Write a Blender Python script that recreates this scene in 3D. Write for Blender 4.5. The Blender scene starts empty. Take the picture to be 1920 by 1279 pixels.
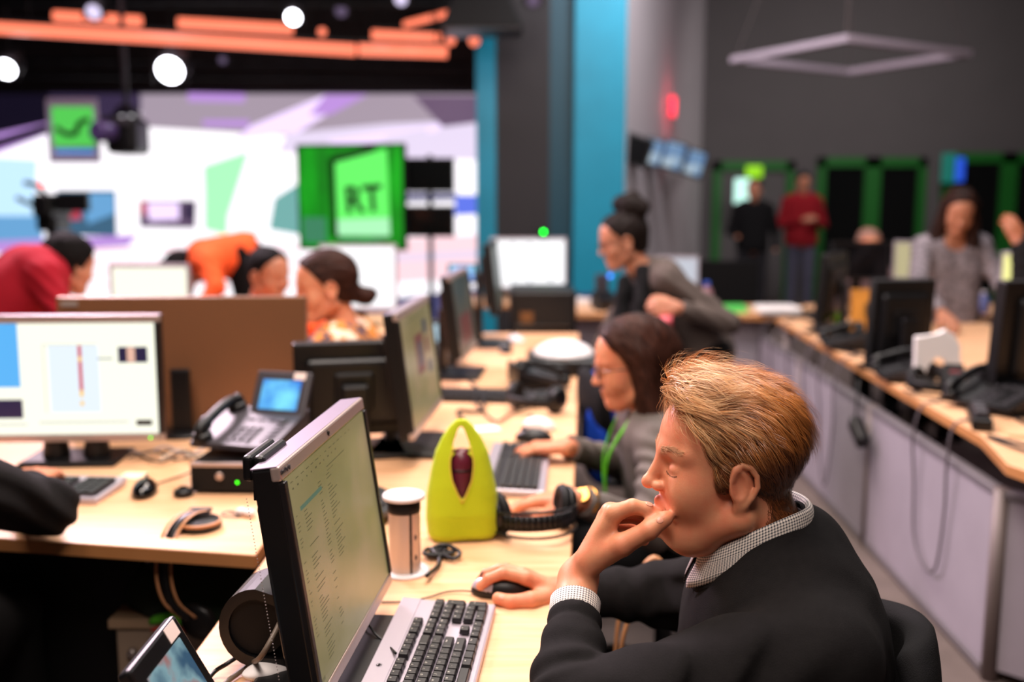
import bpy, bmesh, math, random
import numpy as np
from mathutils import Vector, Matrix
random.seed(7)
RNG = np.random.default_rng(11)
SC = bpy.context.scene
COL = SC.collection
PI = math.pi
def R(a): return math.radians(a)
F_PX = 1867.0; PITCH = R(8.2); CAM_H = 1.45
def at(px, py, Y):
    """world point at depth Y that the photo shows at pixel (px, py)"""
    x = (px-960)/F_PX; v = -(py-639.5)/F_PX
    r = (x, math.cos(PITCH)+v*math.sin(PITCH), -math.sin(PITCH)+v*math.cos(PITCH))
    t = Y/r[1]
    return Vector((r[0]*t, Y, CAM_H+r[2]*t))
def onz(px, py, z):
    x = (px-960)/F_PX; v = -(py-639.5)/F_PX
    r = (x, math.cos(PITCH)+v*math.sin(PITCH), -math.sin(PITCH)+v*math.cos(PITCH))
    t = (z-CAM_H)/r[2]
    return Vector((r[0]*t, r[1]*t, z))
def s2l(c):
    return tuple(((x/255)/12.92 if x/255 <= .04045 else ((x/255+.055)/1.055)**2.4) for x in c)
# ---------------------------------------------------------------- materials
def newmat(name):
    m = bpy.data.materials.new(name); m.use_nodes = True
    nt = m.node_tree; b = nt.nodes['Principled BSDF']
    return m, nt, b
def mat(name, c, rough=.5, metal=0., spec=.5, var=0., scale=20., stretch=(1,1,1), bump=0., bscale=60., coat=0., sss=0., sheen=0.):
    m, nt, b = newmat(name)
    col = (*s2l(c), 1)
    b.inputs['Base Color'].default_value = col
    b.inputs['Roughness'].default_value = rough
    b.inputs['Metallic'].default_value = metal
    b.inputs['Specular IOR Level'].default_value = spec
    b.inputs['Coat Weight'].default_value = coat
    if sheen: b.inputs['Sheen Weight'].default_value = sheen
    if sss:
        b.inputs['Subsurface Weight'].default_value = sss
        b.inputs['Subsurface Radius'].default_value = (.012,.004,.002)
        b.inputs['Subsurface Scale'].default_value = 1.
    if var or bump:
        tc = nt.nodes.new('ShaderNodeTexCoord'); mp = nt.nodes.new('ShaderNodeMapping')
        nt.links.new(tc.outputs['Object'], mp.inputs['Vector']); mp.inputs['Scale'].default_value = stretch
    if var:
        n = nt.nodes.new('ShaderNodeTexNoise'); n.inputs['Scale'].default_value = scale; n.inputs['Detail'].default_value = 4
        nt.links.new(mp.outputs[0], n.inputs['Vector'])
        r = nt.nodes.new('ShaderNodeValToRGB')
        r.color_ramp.elements[0].position = .3; r.color_ramp.elements[1].position = .7
        r.color_ramp.elements[0].color = (*[x*(1-var) for x in col[:3]], 1)
        r.color_ramp.elements[1].color = (*[min(1, x*(1+var)) for x in col[:3]], 1)
        nt.links.new(n.outputs['Fac'], r.inputs[0]); nt.links.new(r.outputs[0], b.inputs['Base Color'])
    if bump:
        n = nt.nodes.new('ShaderNodeTexNoise'); n.inputs['Scale'].default_value = bscale; n.inputs['Detail'].default_value = 3
        nt.links.new(mp.outputs[0], n.inputs['Vector'])
        bp = nt.nodes.new('ShaderNodeBump'); bp.inputs['Strength'].default_value = bump; bp.inputs['Distance'].default_value = .002
        nt.links.new(n.outputs['Fac'], bp.inputs['Height']); nt.links.new(bp.outputs[0], b.inputs['Normal'])
    return m
def emit(name, c, st=1., base=None):
    m, nt, b = newmat(name)
    b.inputs['Base Color'].default_value = (*(s2l(base) if base else (.01,.01,.01)), 1)
    b.inputs['Roughness'].default_value = .35
    b.inputs['Emission Color'].default_value = (*s2l(c), 1)
    b.inputs['Emission Strength'].default_value = st
    return m
def wood(name, c1, c2, stretch=(2.2,26,2.2)):
    m, nt, b = newmat(name)
    tc = nt.nodes.new('ShaderNodeTexCoord'); mp = nt.nodes.new('ShaderNodeMapping'); mp.inputs['Scale'].default_value = stretch
    nt.links.new(tc.outputs['Object'], mp.inputs['Vector'])
    n = nt.nodes.new('ShaderNodeTexNoise'); n.inputs['Scale'].default_value = 2.; n.inputs['Detail'].default_value = 6; n.inputs['Distortion'].default_value = .6
    nt.links.new(mp.outputs[0], n.inputs['Vector'])
    r = nt.nodes.new('ShaderNodeValToRGB'); r.color_ramp.elements[0].position = .3; r.color_ramp.elements[1].position = .72
    r.color_ramp.elements[0].color = (*s2l(c2), 1); r.color_ramp.elements[1].color = (*s2l(c1), 1)
    nt.links.new(n.outputs['Fac'], r.inputs[0]); nt.links.new(r.outputs[0], b.inputs['Base Color'])
    b.inputs['Roughness'].default_value = .42; b.inputs['Specular IOR Level'].default_value = .4
    return m
def check_mat(name, ca, cb, cell=.004, rot=0):
    """small woven check running in the mesh's own UV (metres)"""
    m, nt, b = newmat(name)
    tc = nt.nodes.new('ShaderNodeTexCoord'); mp = nt.nodes.new('ShaderNodeMapping')
    mp.inputs['Scale'].default_value = (1/cell, 1/cell, 1); mp.inputs['Rotation'].default_value = (0,0,rot)
    nt.links.new(tc.outputs['UV'], mp.inputs['Vector'])
    sp = nt.nodes.new('ShaderNodeSeparateXYZ'); nt.links.new(mp.outputs[0], sp.inputs[0])
    outs = []
    for ax in (0, 1):
        fr = nt.nodes.new('ShaderNodeMath'); fr.operation = 'FRACT'; nt.links.new(sp.outputs[ax], fr.inputs[0])
        lt = nt.nodes.new('ShaderNodeMath'); lt.operation = 'LESS_THAN'; lt.inputs[1].default_value = .42; nt.links.new(fr.outputs[0], lt.inputs[0])
        outs.append(lt)
    ad = nt.nodes.new('ShaderNodeMath'); ad.operation = 'ADD'; nt.links.new(outs[0].outputs[0], ad.inputs[0]); nt.links.new(outs[1].outputs[0], ad.inputs[1])
    ml = nt.nodes.new('ShaderNodeMath'); ml.operation = 'MULTIPLY'; ml.inputs[1].default_value = .5; nt.links.new(ad.outputs[0], ml.inputs[0])
    mx = nt.nodes.new('ShaderNodeMix'); mx.data_type = 'RGBA'
    mx.inputs['A'].default_value = (*s2l(ca), 1); mx.inputs['B'].default_value = (*s2l(cb), 1)
    nt.links.new(ml.outputs[0], mx.inputs['Factor']); nt.links.new(mx.outputs['Result'], b.inputs['Base Color'])
    b.inputs['Roughness'].default_value = .8
    return m
def screen_mat(name, c1, c2, st=1., scale=3., c3=None, stretch=(1,1,1), lo=.35, hi=.65):
    """an emitting display whose picture is a mix of colours"""
    m, nt, b = newmat(name)
    tc = nt.nodes.new('ShaderNodeTexCoord'); mp = nt.nodes.new('ShaderNodeMapping'); mp.inputs['Scale'].default_value = stretch
    nt.links.new(tc.outputs['Object'], mp.inputs['Vector'])
    n = nt.nodes.new('ShaderNodeTexNoise'); n.inputs['Scale'].default_value = scale; n.inputs['Detail'].default_value = 3
    nt.links.new(mp.outputs[0], n.inputs['Vector'])
    r = nt.nodes.new('ShaderNodeValToRGB'); r.color_ramp.elements[0].position = lo; r.color_ramp.elements[1].position = hi
    r.color_ramp.elements[0].color = (*s2l(c1), 1); r.color_ramp.elements[1].color = (*s2l(c2), 1)
    if c3:
        e = r.color_ramp.elements.new((lo+hi)/2); e.color = (*s2l(c3), 1)
    nt.links.new(n.outputs['Fac'], r.inputs[0]); nt.links.new(r.outputs[0], b.inputs['Emission Color'])
    b.inputs['Emission Strength'].default_value = st
    b.inputs['Base Color'].default_value = (.01,.01,.01,1); b.inputs['Roughness'].default_value = .3
    return m
# ---------------------------------------------------------------- objects
def tag(o, label=None, cat=None, group=None, kind=None):
    if label: o['label'] = label
    if cat: o['category'] = cat
    if group: o['group'] = group
    if kind: o['kind'] = kind
    return o
def empty(name, loc, label, cat, rz=0, group=None):
    o = bpy.data.objects.new(name, None); COL.objects.link(o); o.empty_display_size = .05
    o.location = loc; o.rotation_euler = (0, 0, rz)
    return tag(o, label, cat, group)
def link(name, me, m, parent=None, smooth=False):
    o = bpy.data.objects.new(name, me); COL.objects.link(o)
    for x in (m if isinstance(m, (list, tuple)) else [m]): me.materials.append(x)
    if smooth: me.polygons.foreach_set('use_smooth', [True]*len(me.polygons))
    if parent: o.parent = parent
    return o
class MB:
    """collects shapes, then links them as ONE mesh object"""
    def __init__(s): s.bm = bmesh.new(); s.mi = 0; s.uv = None
    def _fin(s, geo_faces):
        for f in geo_faces: f.material_index = s.mi
    def box(s, c, d, rot=None, bev=0., seg=2, taper=None):
        f0 = set(s.bm.faces)
        r = bmesh.ops.create_cube(s.bm, size=1.)
        vs = r['verts']
        for v in vs: v.co = Vector((v.co.x*d[0], v.co.y*d[1], v.co.z*d[2]))
        if taper:
            for v in vs:
                if v.co.z > 0: v.co.x *= taper[0]; v.co.y *= taper[1]
        if bev > 0:
            es = list({e for v in vs for e in v.link_edges})
            bmesh.ops.bevel(s.bm, geom=es, offset=min(bev, min(d)*.49), segments=seg, profile=.5, affect='EDGES')
        nf = [f for f in s.bm.faces if f not in f0]
        vs = list({v for f in nf for v in f.verts})
        M = Matrix.Translation(Vector(c)) @ (rot.to_4x4() if rot is not None else Matrix.Identity(4))
        for v in vs: v.co = M @ v.co
        for f in nf: f.material_index = s.mi
        return s
    def tube(s, pts, r, n=10, cap=True, flat=1.):
        pts = [Vector(p) for p in pts]
        rs = r if isinstance(r, (list, tuple)) else [r]*len(pts)
        up = None; rings = []
        for i, p in enumerate(pts):
            t = (pts[min(i+1, len(pts)-1)]-pts[max(i-1, 0)])
            if t.length < 1e-9: t = Vector((0,0,1))
            t.normalize()
            if up is None: up = Vector((0,0,1)) if abs(t.z) < .9 else Vector((1,0,0))
            a = t.cross(up)
            if a.length < 1e-4: a = t.cross(Vector((0,1,0)))
            a.normalize(); b = a.cross(t).normalized(); up = b
            rings.append([s.bm.verts.new(p+(a*math.cos(2*PI*k/n)+b*math.sin(2*PI*k/n)*flat)*rs[i]) for k in range(n)])
        for i in range(len(rings)-1):
            for k in range(n):
                f = s.bm.faces.new((rings[i][k], rings[i][(k+1)%n], rings[i+1][(k+1)%n], rings[i+1][k])); f.material_index = s.mi; f.smooth = True
        if cap:
            f = s.bm.faces.new(rings[0][::-1]); f.material_index = s.mi
            f = s.bm.faces.new(rings[-1]); f.material_index = s.mi
        return s
    def cyl(s, a, b, r, r2=None, n=20): return s.tube([a, b], [r, r if r2 is None else r2], n)
    def ball(s, c, r, sc=(1,1,1), n=16, rot=None):
        f0 = set(s.bm.faces)
        q = bmesh.ops.create_uvsphere(s.bm, u_segments=n, v_segments=max(6, n//2), radius=r)
        for v in q['verts']:
            w = Vector((v.co.x*sc[0], v.co.y*sc[1], v.co.z*sc[2]))
            v.co = Vector(c) + (rot @ w if rot is not None else w)
        for f in s.bm.faces:
            if f not in f0: f.material_index = s.mi; f.smooth = True
        return s
    def lathe(s, prof, c=(0,0,0), n=28, axis=None):
        q = Vector((0,0,1)).rotation_difference(Vector(axis)) if axis is not None else None
        rings = []
        for (r, z) in prof:
            ring = []
            for k in range(n):
                p = Vector((r*math.cos(2*PI*k/n), r*math.sin(2*PI*k/n), z))
                if q: p = q @ p
                ring.append(s.bm.verts.new(p+Vector(c)))
            rings.append(ring)
        for i in range(len(rings)-1):
            for k in range(n):
                f = s.bm.faces.new((rings[i][k], rings[i][(k+1)%n], rings[i+1][(k+1)%n], rings[i+1][k])); f.material_index = s.mi; f.smooth = True
        for ring, rev in ((rings[0], True), (rings[-1], False)):
            f = s.bm.faces.new(ring[::-1] if rev else ring); f.material_index = s.mi
        return s
    def prism(s, pts, z0, z1, M=None, bev=0):
        """outline in xy pulled from z0 to z1, then moved by M"""
        M = M or Matrix.Identity(4)
        lo = [s.bm.verts.new(M @ Vector((x, y, z0))) for x, y in pts]
        hi = [s.bm.verts.new(M @ Vector((x, y, z1))) for x, y in pts]
        n = len(pts); fs = []
        fs.append(s.bm.faces.new(lo[::-1])); fs.append(s.bm.faces.new(hi))
        for k in range(n): fs.append(s.bm.faces.new((lo[k], lo[(k+1)%n], hi[(k+1)%n], hi[k])))
        if bev:
            es = [e for e in fs[1].edges] + [e for e in fs[0].edges]
            r = bmesh.ops.bevel(s.bm, geom=es, offset=bev, segments=2, profile=.5, affect='EDGES')
            for f in r['faces']: f.material_index = s.mi
        for f in fs:
            if f.is_valid: f.material_index = s.mi
        return s
    def quad(s, a, b, c, d):
        f = s.bm.faces.new([s.bm.verts.new(Vector(p)) for p in (a, b, c, d)]); f.material_index = s.mi; return s
    def build(s, name, m, parent=None, label=None, cat=None, group=None, kind=None, loc=None, rot=None, recenter=False, solid=0, smooth=None):
        bmesh.ops.recalc_face_normals(s.bm, faces=s.bm.faces)
        if recenter:
            lo = Vector([min(v.co[i] for v in s.bm.verts) for i in range(3)]); hi = Vector([max(v.co[i] for v in s.bm.verts) for i in range(3)])
            c = Vector(((lo.x+hi.x)/2, (lo.y+hi.y)/2, lo.z))
            for v in s.bm.verts: v.co -= c
        me = bpy.data.meshes.new(name)
        s.bm.to_mesh(me); s.bm.free()
        o = link(name, me, m, parent)
        if smooth: me.polygons.foreach_set('use_smooth', [True]*len(me.polygons))
        if recenter: o.location = c
        if loc is not None: o.location = loc
        if rot is not None: o.rotation_euler = rot
        return tag(o, label, cat, group, kind)
def text_mesh(txt, size, extrude=.0004, bold=0):
    cu = bpy.data.curves.new('lettering', 'FONT'); cu.body = txt; cu.size = size; cu.extrude = extrude; cu.offset = bold; cu.align_x = 'CENTER'; cu.align_y = 'CENTER'
    o = bpy.data.objects.new('lettering', cu); COL.objects.link(o)
    dg = bpy.context.evaluated_depsgraph_get(); dg.update()
    me = bpy.data.meshes.new_from_object(o.evaluated_get(dg))
    bpy.data.objects.remove(o)
    return me
def letters(name, txt, size, M, m, parent, extrude=.0004, bold=0):
    me = text_mesh(txt, size, extrude, bold)
    me.transform(M); me.materials.clear()
    return link(name, me, m, parent)
def kids(o): return [c for c in bpy.data.objects if c.parent == o]
def copy_tree(o, parent=None, label=None, group=None, loc=None, rz=None):
    c = o.copy(); COL.objects.link(c); c.parent = parent
    if parent is None:
        if label: c['label'] = label
        if group: c['group'] = group
        if loc is not None: c.location = loc
        if rz is not None: c.rotation_euler = (0, 0, rz)
    for ch in kids(o): copy_tree(ch, c)
    return c
def smooth_path(pts, n=8):
    """Catmull-Rom through the points"""
    P = [Vector(p) for p in pts]; P = [2*P[0]-P[1]]+P+[2*P[-1]-P[-2]]; out = []
    for i in range(1, len(P)-2):
        for k in range(n):
            t = k/n; a, b, c, d = P[i-1:i+3]
            out.append(.5*((2*b)+(c-a)*t+(2*a-5*b+4*c-d)*t*t+(3*b-a-3*c+d)*t**3))
    out.append(P[-2]); return out
def cable(name, pts, r, m, label=None, cat='cable', parent=None, group=None, n=8):
    return MB().tube(smooth_path(pts), r, n).build(name, m, parent, label, None if parent else cat, group, recenter=parent is None)
# ---------------------------------------------------------------- distance-field modelling
def smin(a, b, k):
    h = np.clip(.5+.5*(b-a)/k, 0, 1); return b*(1-h)+a*h-k*h*(1-h)
def smax(a, b, k): return -smin(-a, -b, k)
def ell(p, c, r, rot=None):
    x, y, z = p[0]-c[0], p[1]-c[1], p[2]-c[2]
    if rot is not None:
        m = rot; x, y, z = (m[0][0]*x+m[0][1]*y+m[0][2]*z, m[1][0]*x+m[1][1]*y+m[1][2]*z, m[2][0]*x+m[2][1]*y+m[2][2]*z)
    k0 = np.sqrt((x/r[0])**2+(y/r[1])**2+(z/r[2])**2)+1e-9
    k1 = np.sqrt((x/r[0]**2)**2+(y/r[1]**2)**2+(z/r[2]**2)**2)+1e-9
    return k0*(k0-1)/k1
def cap(p, a, b, ra, rb=None, fl=None):
    rb = ra if rb is None else rb
    ax, ay, az = p[0]-a[0], p[1]-a[1], p[2]-a[2]
    d = (b[0]-a[0], b[1]-a[1], b[2]-a[2]); L = d[0]**2+d[1]**2+d[2]**2+1e-12
    t = np.clip((ax*d[0]+ay*d[1]+az*d[2])/L, 0, 1)
    x, y, z = ax-d[0]*t, ay-d[1]*t, az-d[2]*t
    if fl is not None:   # squash along unit direction fl[0] by factor fl[1]
        n, s = fl; q = x*n[0]+y*n[1]+z*n[2]; x, y, z = x+n[0]*q*(s-1), y+n[1]*q*(s-1), z+n[2]*q*(s-1)
    return np.sqrt(x*x+y*y+z*z)-(ra+(rb-ra)*t)
def plane(p, o, n): return (p[0]-o[0])*n[0]+(p[1]-o[1])*n[1]+(p[2]-o[2])*n[2]
class Frame:
    """f forward, l left, u up"""
    def __init__(s, o, f, u):
        s.o = Vector(o); s.f = Vector(f).normalized(); u = Vector(u); s.l = u.cross(s.f).normalized(); s.u = s.f.cross(s.l).normalized()
    def loc(s, p):
        x, y, z = p[0]-s.o.x, p[1]-s.o.y, p[2]-s.o.z
        return (x*s.f.x+y*s.f.y+z*s.f.z, x*s.l.x+y*s.l.y+z*s.l.z, x*s.u.x+y*s.u.y+z*s.u.z)
    def w(s, f, l, u): return s.o+s.f*f+s.l*l+s.u*u
def nets(D, lo, h):
    S = D < 0
    def c(A, i, j, k): return A[i:A.shape[0]-1+i, j:A.shape[1]-1+j, k:A.shape[2]-1+k]
    cnt = sum(c(S, i, j, k).astype(np.int8) for i in (0,1) for j in (0,1) for k in (0,1))
    act = (cnt > 0) & (cnt < 8); I, J, K = np.nonzero(act)
    P = np.zeros((len(I), 3)); N = np.zeros(len(I))
    for ax in range(3):
        for u in (0,1):
            for v in (0,1):
                a = [0,0,0]; a[(ax+1)%3] = u; a[(ax+2)%3] = v; b = list(a); b[ax] = 1
                da = D[I+a[0], J+a[1], K+a[2]]; db = D[I+b[0], J+b[1], K+b[2]]
                m = (da < 0) != (db < 0); t = np.where(m, da/(da-db+1e-20), 0)
                q = np.array(a, float)[None, :].repeat(len(I), 0); q[:, ax] = t
                P[m] += q[m]; N[m] += 1
    V = (P/N[:, None]+np.stack([I, J, K], 1))*h+np.array(lo)
    idx = -np.ones(act.shape, np.int64); idx[I, J, K] = np.arange(len(I))
    Q = []
    for ax in range(3):
        sa = [slice(1, -1)]*3; sa[ax] = slice(0, -1); sb = [slice(1, -1)]*3; sb[ax] = slice(1, None)
        A = S[tuple(sa)]; B = S[tuple(sb)]
        ii = np.stack(np.nonzero(A != B), 1); off = np.ones(3, int); off[ax] = 0; ii = ii+off
        e1 = np.zeros(3, int); e1[(ax+1)%3] = 1; e2 = np.zeros(3, int); e2[(ax+2)%3] = 1
        g = lambda w: idx[w[:, 0], w[:, 1], w[:, 2]]
        q = np.stack([g(ii-e1-e2), g(ii-e2), g(ii), g(ii-e1)], 1)
        ins = S[ii[:, 0], ii[:, 1], ii[:, 2]]
        q[~ins] = q[~ins][:, ::-1]; Q.append(q)
    Q = np.concatenate(Q); Q = Q[(Q >= 0).all(1)]
    return V, Q
def np_mesh(name, V, Q, uv=None):
    me = bpy.data.meshes.new(name); n = Q.shape[1]
    me.vertices.add(len(V)); me.vertices.foreach_set('co', np.asarray(V, np.float32).ravel())
    me.loops.add(Q.size); me.loops.foreach_set('vertex_index', Q.astype(np.int32).ravel())
    me.polygons.add(len(Q)); me.polygons.foreach_set('loop_start', np.arange(0, Q.size, n, dtype=np.int32))
    me.polygons.foreach_set('loop_total', np.full(len(Q), n, np.int32))
    me.polygons.foreach_set('use_smooth', np.ones(len(Q), bool))
    me.update(calc_edges=True); me.validate()
    return me
def field(fn, lo, hi, h, proj=True, B=8):
    """samples fn densely only near its surface, so that one fine mesh can span a whole body"""
    lo = np.array(lo, float); hi = np.array(hi, float)
    nb = np.ceil((hi-lo)/(h*B)).astype(int)
    cx = [(lo[i]+(np.arange(nb[i])+.5)*h*B).astype(np.float32) for i in range(3)]
    C = fn(np.meshgrid(*cx, indexing='ij'))
    D = np.repeat(np.repeat(np.repeat(C.astype(np.float32), B, 0), B, 1), B, 2)
    act = np.stack(np.nonzero(np.abs(C) < h*B*1.35), 1)
    o = np.arange(B); ox, oy, oz = [a.ravel() for a in np.meshgrid(o, o, o, indexing='ij')]
    for s in range(0, len(act), 2500):
        a = act[s:s+2500]*B
        I = a[:, 0:1]+ox; J = a[:, 1:2]+oy; K = a[:, 2:3]+oz
        D[I, J, K] = fn([(lo[0]+I*h).astype(np.float32), (lo[1]+J*h).astype(np.float32), (lo[2]+K*h).astype(np.float32)])
    V, Q = nets(D, lo, h)
    if proj:
        for _ in range(2):
            p = [V[:, 0], V[:, 1], V[:, 2]]; e = h*.2; d = fn(p)
            g = np.stack([fn([p[j]+(e if j == i else 0) for j in range(3)])-d for i in range(3)], 1)/e
            V = V-np.clip(d/((g**2).sum(1)+1e-4), -h*.6, h*.6)[:, None]*g
    return V, Q
def sdf(name, fn, lo, hi, h, m, parent=None, flip=True):
    V, Q = field(fn, lo, hi, h)
    me = np_mesh(name, V, Q)
    return link(name, me, m, parent)
def wob(p, s, seed=0.):
    """cheap smooth noise"""
    x, y, z = p[0]*s+seed, p[1]*s+seed*1.7, p[2]*s-seed
    return (np.sin(x*1.3+1.7*np.sin(y*.9+z*.4))+np.sin(y*1.7+1.3*np.sin(z*1.1+x*.3))+np.sin(z*1.5+1.5*np.sin(x*.8-y*.5)))/3
# ---------------------------------------------------------------- skin, cloth and hair
M = {}
def skin_mat(name, c, red=.25):
    m, nt, b = newmat(name)
    tc = nt.nodes.new('ShaderNodeTexCoord')
    n = nt.nodes.new('ShaderNodeTexNoise'); n.inputs['Scale'].default_value = 28; n.inputs['Detail'].default_value = 5
    nt.links.new(tc.outputs['Object'], n.inputs['Vector'])
    r = nt.nodes.new('ShaderNodeValToRGB'); r.color_ramp.elements[0].position = .35; r.color_ramp.elements[1].position = .7
    l = s2l(c); r.color_ramp.elements[0].color = (*l, 1); r.color_ramp.elements[1].color = (l[0]*.96, l[1]*(1-red), l[2]*(1-red), 1)
    nt.links.new(n.outputs['Fac'], r.inputs[0]); nt.links.new(r.outputs[0], b.inputs['Base Color'])
    b.inputs['Roughness'].default_value = .48; b.inputs['Specular IOR Level'].default_value = .4
    b.inputs['Subsurface Weight'].default_value = .25; b.inputs['Subsurface Radius'].default_value = (.012,.004,.002); b.inputs['Subsurface Scale'].default_value = 1.
    n2 = nt.nodes.new('ShaderNodeTexNoise'); n2.inputs['Scale'].default_value = 420; n2.inputs['Detail'].default_value = 3
    nt.links.new(tc.outputs['Object'], n2.inputs['Vector'])
    bp = nt.nodes.new('ShaderNodeBump'); bp.inputs['Strength'].default_value = .18; bp.inputs['Distance'].default_value = .001
    nt.links.new(n2.outputs['Fac'], bp.inputs['Height']); nt.links.new(bp.outputs[0], b.inputs['Normal'])
    return m
M['skin'] = skin_mat('fair skin', (220,150,114), .30)
M['skin_tan'] = skin_mat('tan skin', (182,124,96), .15)
M['skin_deep'] = skin_mat('warm brown skin', (160,98,66), .2)
M['knit'] = mat('charcoal knit', (23,21,22), .92, spec=.15, var=.12, scale=90, bump=.5, bscale=900)
M['black_cloth'] = mat('black cloth', (12,11,13), .9, spec=.2, bump=.3, bscale=400)
M['check'] = check_mat('small check shirting', (232,222,214), (44,48,62), .0040)
M['nail'] = mat('nail', (228,158,134), .3, spec=.5)
M['eye'] = mat('eye white', (190,175,165), .15)
M['iris'] = mat('iris', (70,85,90), .1)
M['black_hair'] = mat('black hair', (11,8,8), .8, spec=.12, var=.4, scale=60, stretch=(1,1,.2), bump=.8, bscale=120)
M['brown_hair'] = mat('dark brown hair', (28,15,12), .7, spec=.18, var=.4, scale=60, stretch=(1,1,.2), bump=.8, bscale=120)
def hair_vc(name):
    m, nt, b = newmat(name)
    a = nt.nodes.new('ShaderNodeVertexColor'); a.layer_name = 'tint'
    nt.links.new(a.outputs['Color'], b.inputs['Base Color'])
    b.inputs['Roughness'].default_value = .38; b.inputs['Specular IOR Level'].default_value = .55
    return m
M['ginger'] = hair_vc('ginger hair')
def head_field(q, fat=0., nose=1., mouth=0., neck=True, ears=True):
    f, l, u = q; s = np.abs(l); P = (f, l, u); S = (f, s, u)
    d = ell(P, (-.012,0,.047), (.099,.076,.088))
    d = smin(d, ell(P, (.047,0,.046), (.0525,.060,.068)), .03)
    d = smin(d, ell(P, (.040,0,-.025), (.053+fat*.2,.056+fat*.6,.072+fat*.4)), .03)
    d = smin(d, cap(S, (-.004,.054+fat*.5,-.050), (.056,.022,-.090-fat*.3), .021+fat*.5, .019+fat*.5), .025)
    d = smin(d, ell(P, (.075,0,-.088), (.019,.024,.019)), .018)
    d = smin(d, ell(S, (.056+fat*.2,.040,-.022), (.030,.024,.030+fat*.4)), .022)
    d = smin(d, cap(S, (.0925,.009,.033), (.076,.046,.033), .0100,.008), .014)
    d = smax(d, -ell(S, (.1065,.031,.012), (.0170,.019,.0120)), .010)
    d = smin(d, ell(S, (.0790,.031,.0100), (.0145,.0165,.0115)), .004)         # lids over the eyes
    d = smin(d, cap(S, (.0870,.019,.0180), (.0810,.043,.0155), .0040,.0035), .004)
    n = nose
    d = smin(d, cap(P, (.0960,0,.024), (.1105*n+.092*(1-n),0,-.015), .0070,.0085), .011)
    d = smin(d, ell(P, (.1120*n+.092*(1-n),0,-.0205), (.0110,.0105,.0095)), .007)
    d = smin(d, ell(S, (.1005,.0125,-.0225), (.0110,.0070,.0078)), .005)
    d = smax(d, -ell(S, (.1035,.0075,-.0305), (.0058,.0038,.004)), .003)
    d = smin(d, cap(S, (.0965,0,-.0470), (.083,.023,-.0535), .0066,.0040), .006)
    d = smin(d, cap(S, (.0935,0,-.0600+mouth), (.083,.021,-.0560), .0072,.0040), .006)
    d = smax(d, -cap(S, (.1040,0,-.0535), (.089,.024,-.0548), .0017), .0028)
    d = smin(d, ell(P, (.083,0,-.074), (.010,.02,.008)), .014)
    if fat: d = smin(d, ell(P, (.034,0,-.098), (.040,.046,.026)), .03)
    if ears:
        # ear: rim, bowl and lobe, leaning back and standing off the skull
        G = ((.97,.22,-.20),(-.24,.97,.05),(.18,0,.98)); fe = f-.008
        S2 = (fe, s, u)
        e = ell(S2, (-.006,.0790,.002), (.0200,.0080,.0335), G)
        e = smax(e, -ell(S2, (.001,.0890,.005), (.0115,.0085,.0200), G), .004)
        rim = None
        K = [(.009,.079,.012), (.007,.080,.025), (-.002,.083,.0335), (-.014,.0855,.031), (-.023,.087,.019), (-.0255,.087,.004), (-.020,.085,-.012), (-.013,.082,-.024)]
        for k in range(len(K)-1):
            c = cap(S2, K[k], K[k+1], .0040); rim = c if rim is None else np.minimum(rim, c)
        e = smin(e, rim, .005)
        e = smin(e, ell(S2, (-.006,.0790,-.029), (.0105,.0060,.0115)), .006)
        e = smin(e, cap(S2, (.009,.077,.006), (.007,.080,-.007), .0044), .003)
        d = smin(d, e, .005)
    return d
def finger(p, J, r, k=.004):
    d = None
    for i in range(len(J)-1):
        c = cap(p, J[i], J[i+1], r[i], r[i+1]); d = c if d is None else smin(d, c, k)
    return d
def hand_field(p, W, mcps, chains, thumb, scale=1.):
    """W wrist centre; mcps four knuckles; chains: joints past each knuckle; thumb: joints from its root"""
    d = None
    for i, m in enumerate(mcps):
        w = W+(Vector(m)-W).normalized()*.008+(Vector(mcps[i])-sum((Vector(x) for x in mcps), Vector())/4)*.45
        c = cap(p, w, m, .0155*scale, .0118*scale); d = c if d is None else smin(d, c, .012*scale)
    rr = [(.0112,.0100,.0090,.0078), (.0114,.0102,.0092,.0080), (.0108,.0097,.0087,.0076), (.0098,.0086,.0078,.0068)]
    for m, ch, r in zip(mcps, chains, rr):
        d = smin(d, finger(p, [m]+ch, [x*scale for x in r], .003), .006)
    d = smin(d, finger(p, thumb, [.0180*scale,.0145*scale,.0120*scale,.0102*scale], .005), .012*scale)
    return d
def simple_hand(W, F, N, size=1., curl=.5, spread=.0, side=1):
    """joints of a loosely bent hand. F to the fingers, N out of the back of the hand, side=+1 puts the thumb along F x N"""
    F = Vector(F).normalized(); N = Vector(N); N = (N-F*N.dot(F)).normalized(); S = F.cross(N).normalized()*side
    m, ch = [], []
    L = [(.088,.040,.024,.019), (.092,.044,.027,.020), (.086,.040,.025,.019), (.078,.031,.019,.017)]
    for i, l in enumerate(L):
        o = (1.5-i)*.0195*size
        p = W+F*l[0]*size+S*o; m.append(p); J = []; a = curl*.6
        for k in range(3):
            d = F*math.cos(a)-N*math.sin(a); p = p+d*l[k+1]*size; J.append(p); a += curl*(.9-.2*k)
        ch.append(J)
    th = [W+F*.022*size+S*.018*size-N*.006, W+F*.050*size+S*.040*size-N*.016, W+F*.078*size+S*.050*size-N*.026, W+F*.100*size+S*.050*size-N*.036]
    return m, ch, th
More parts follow.
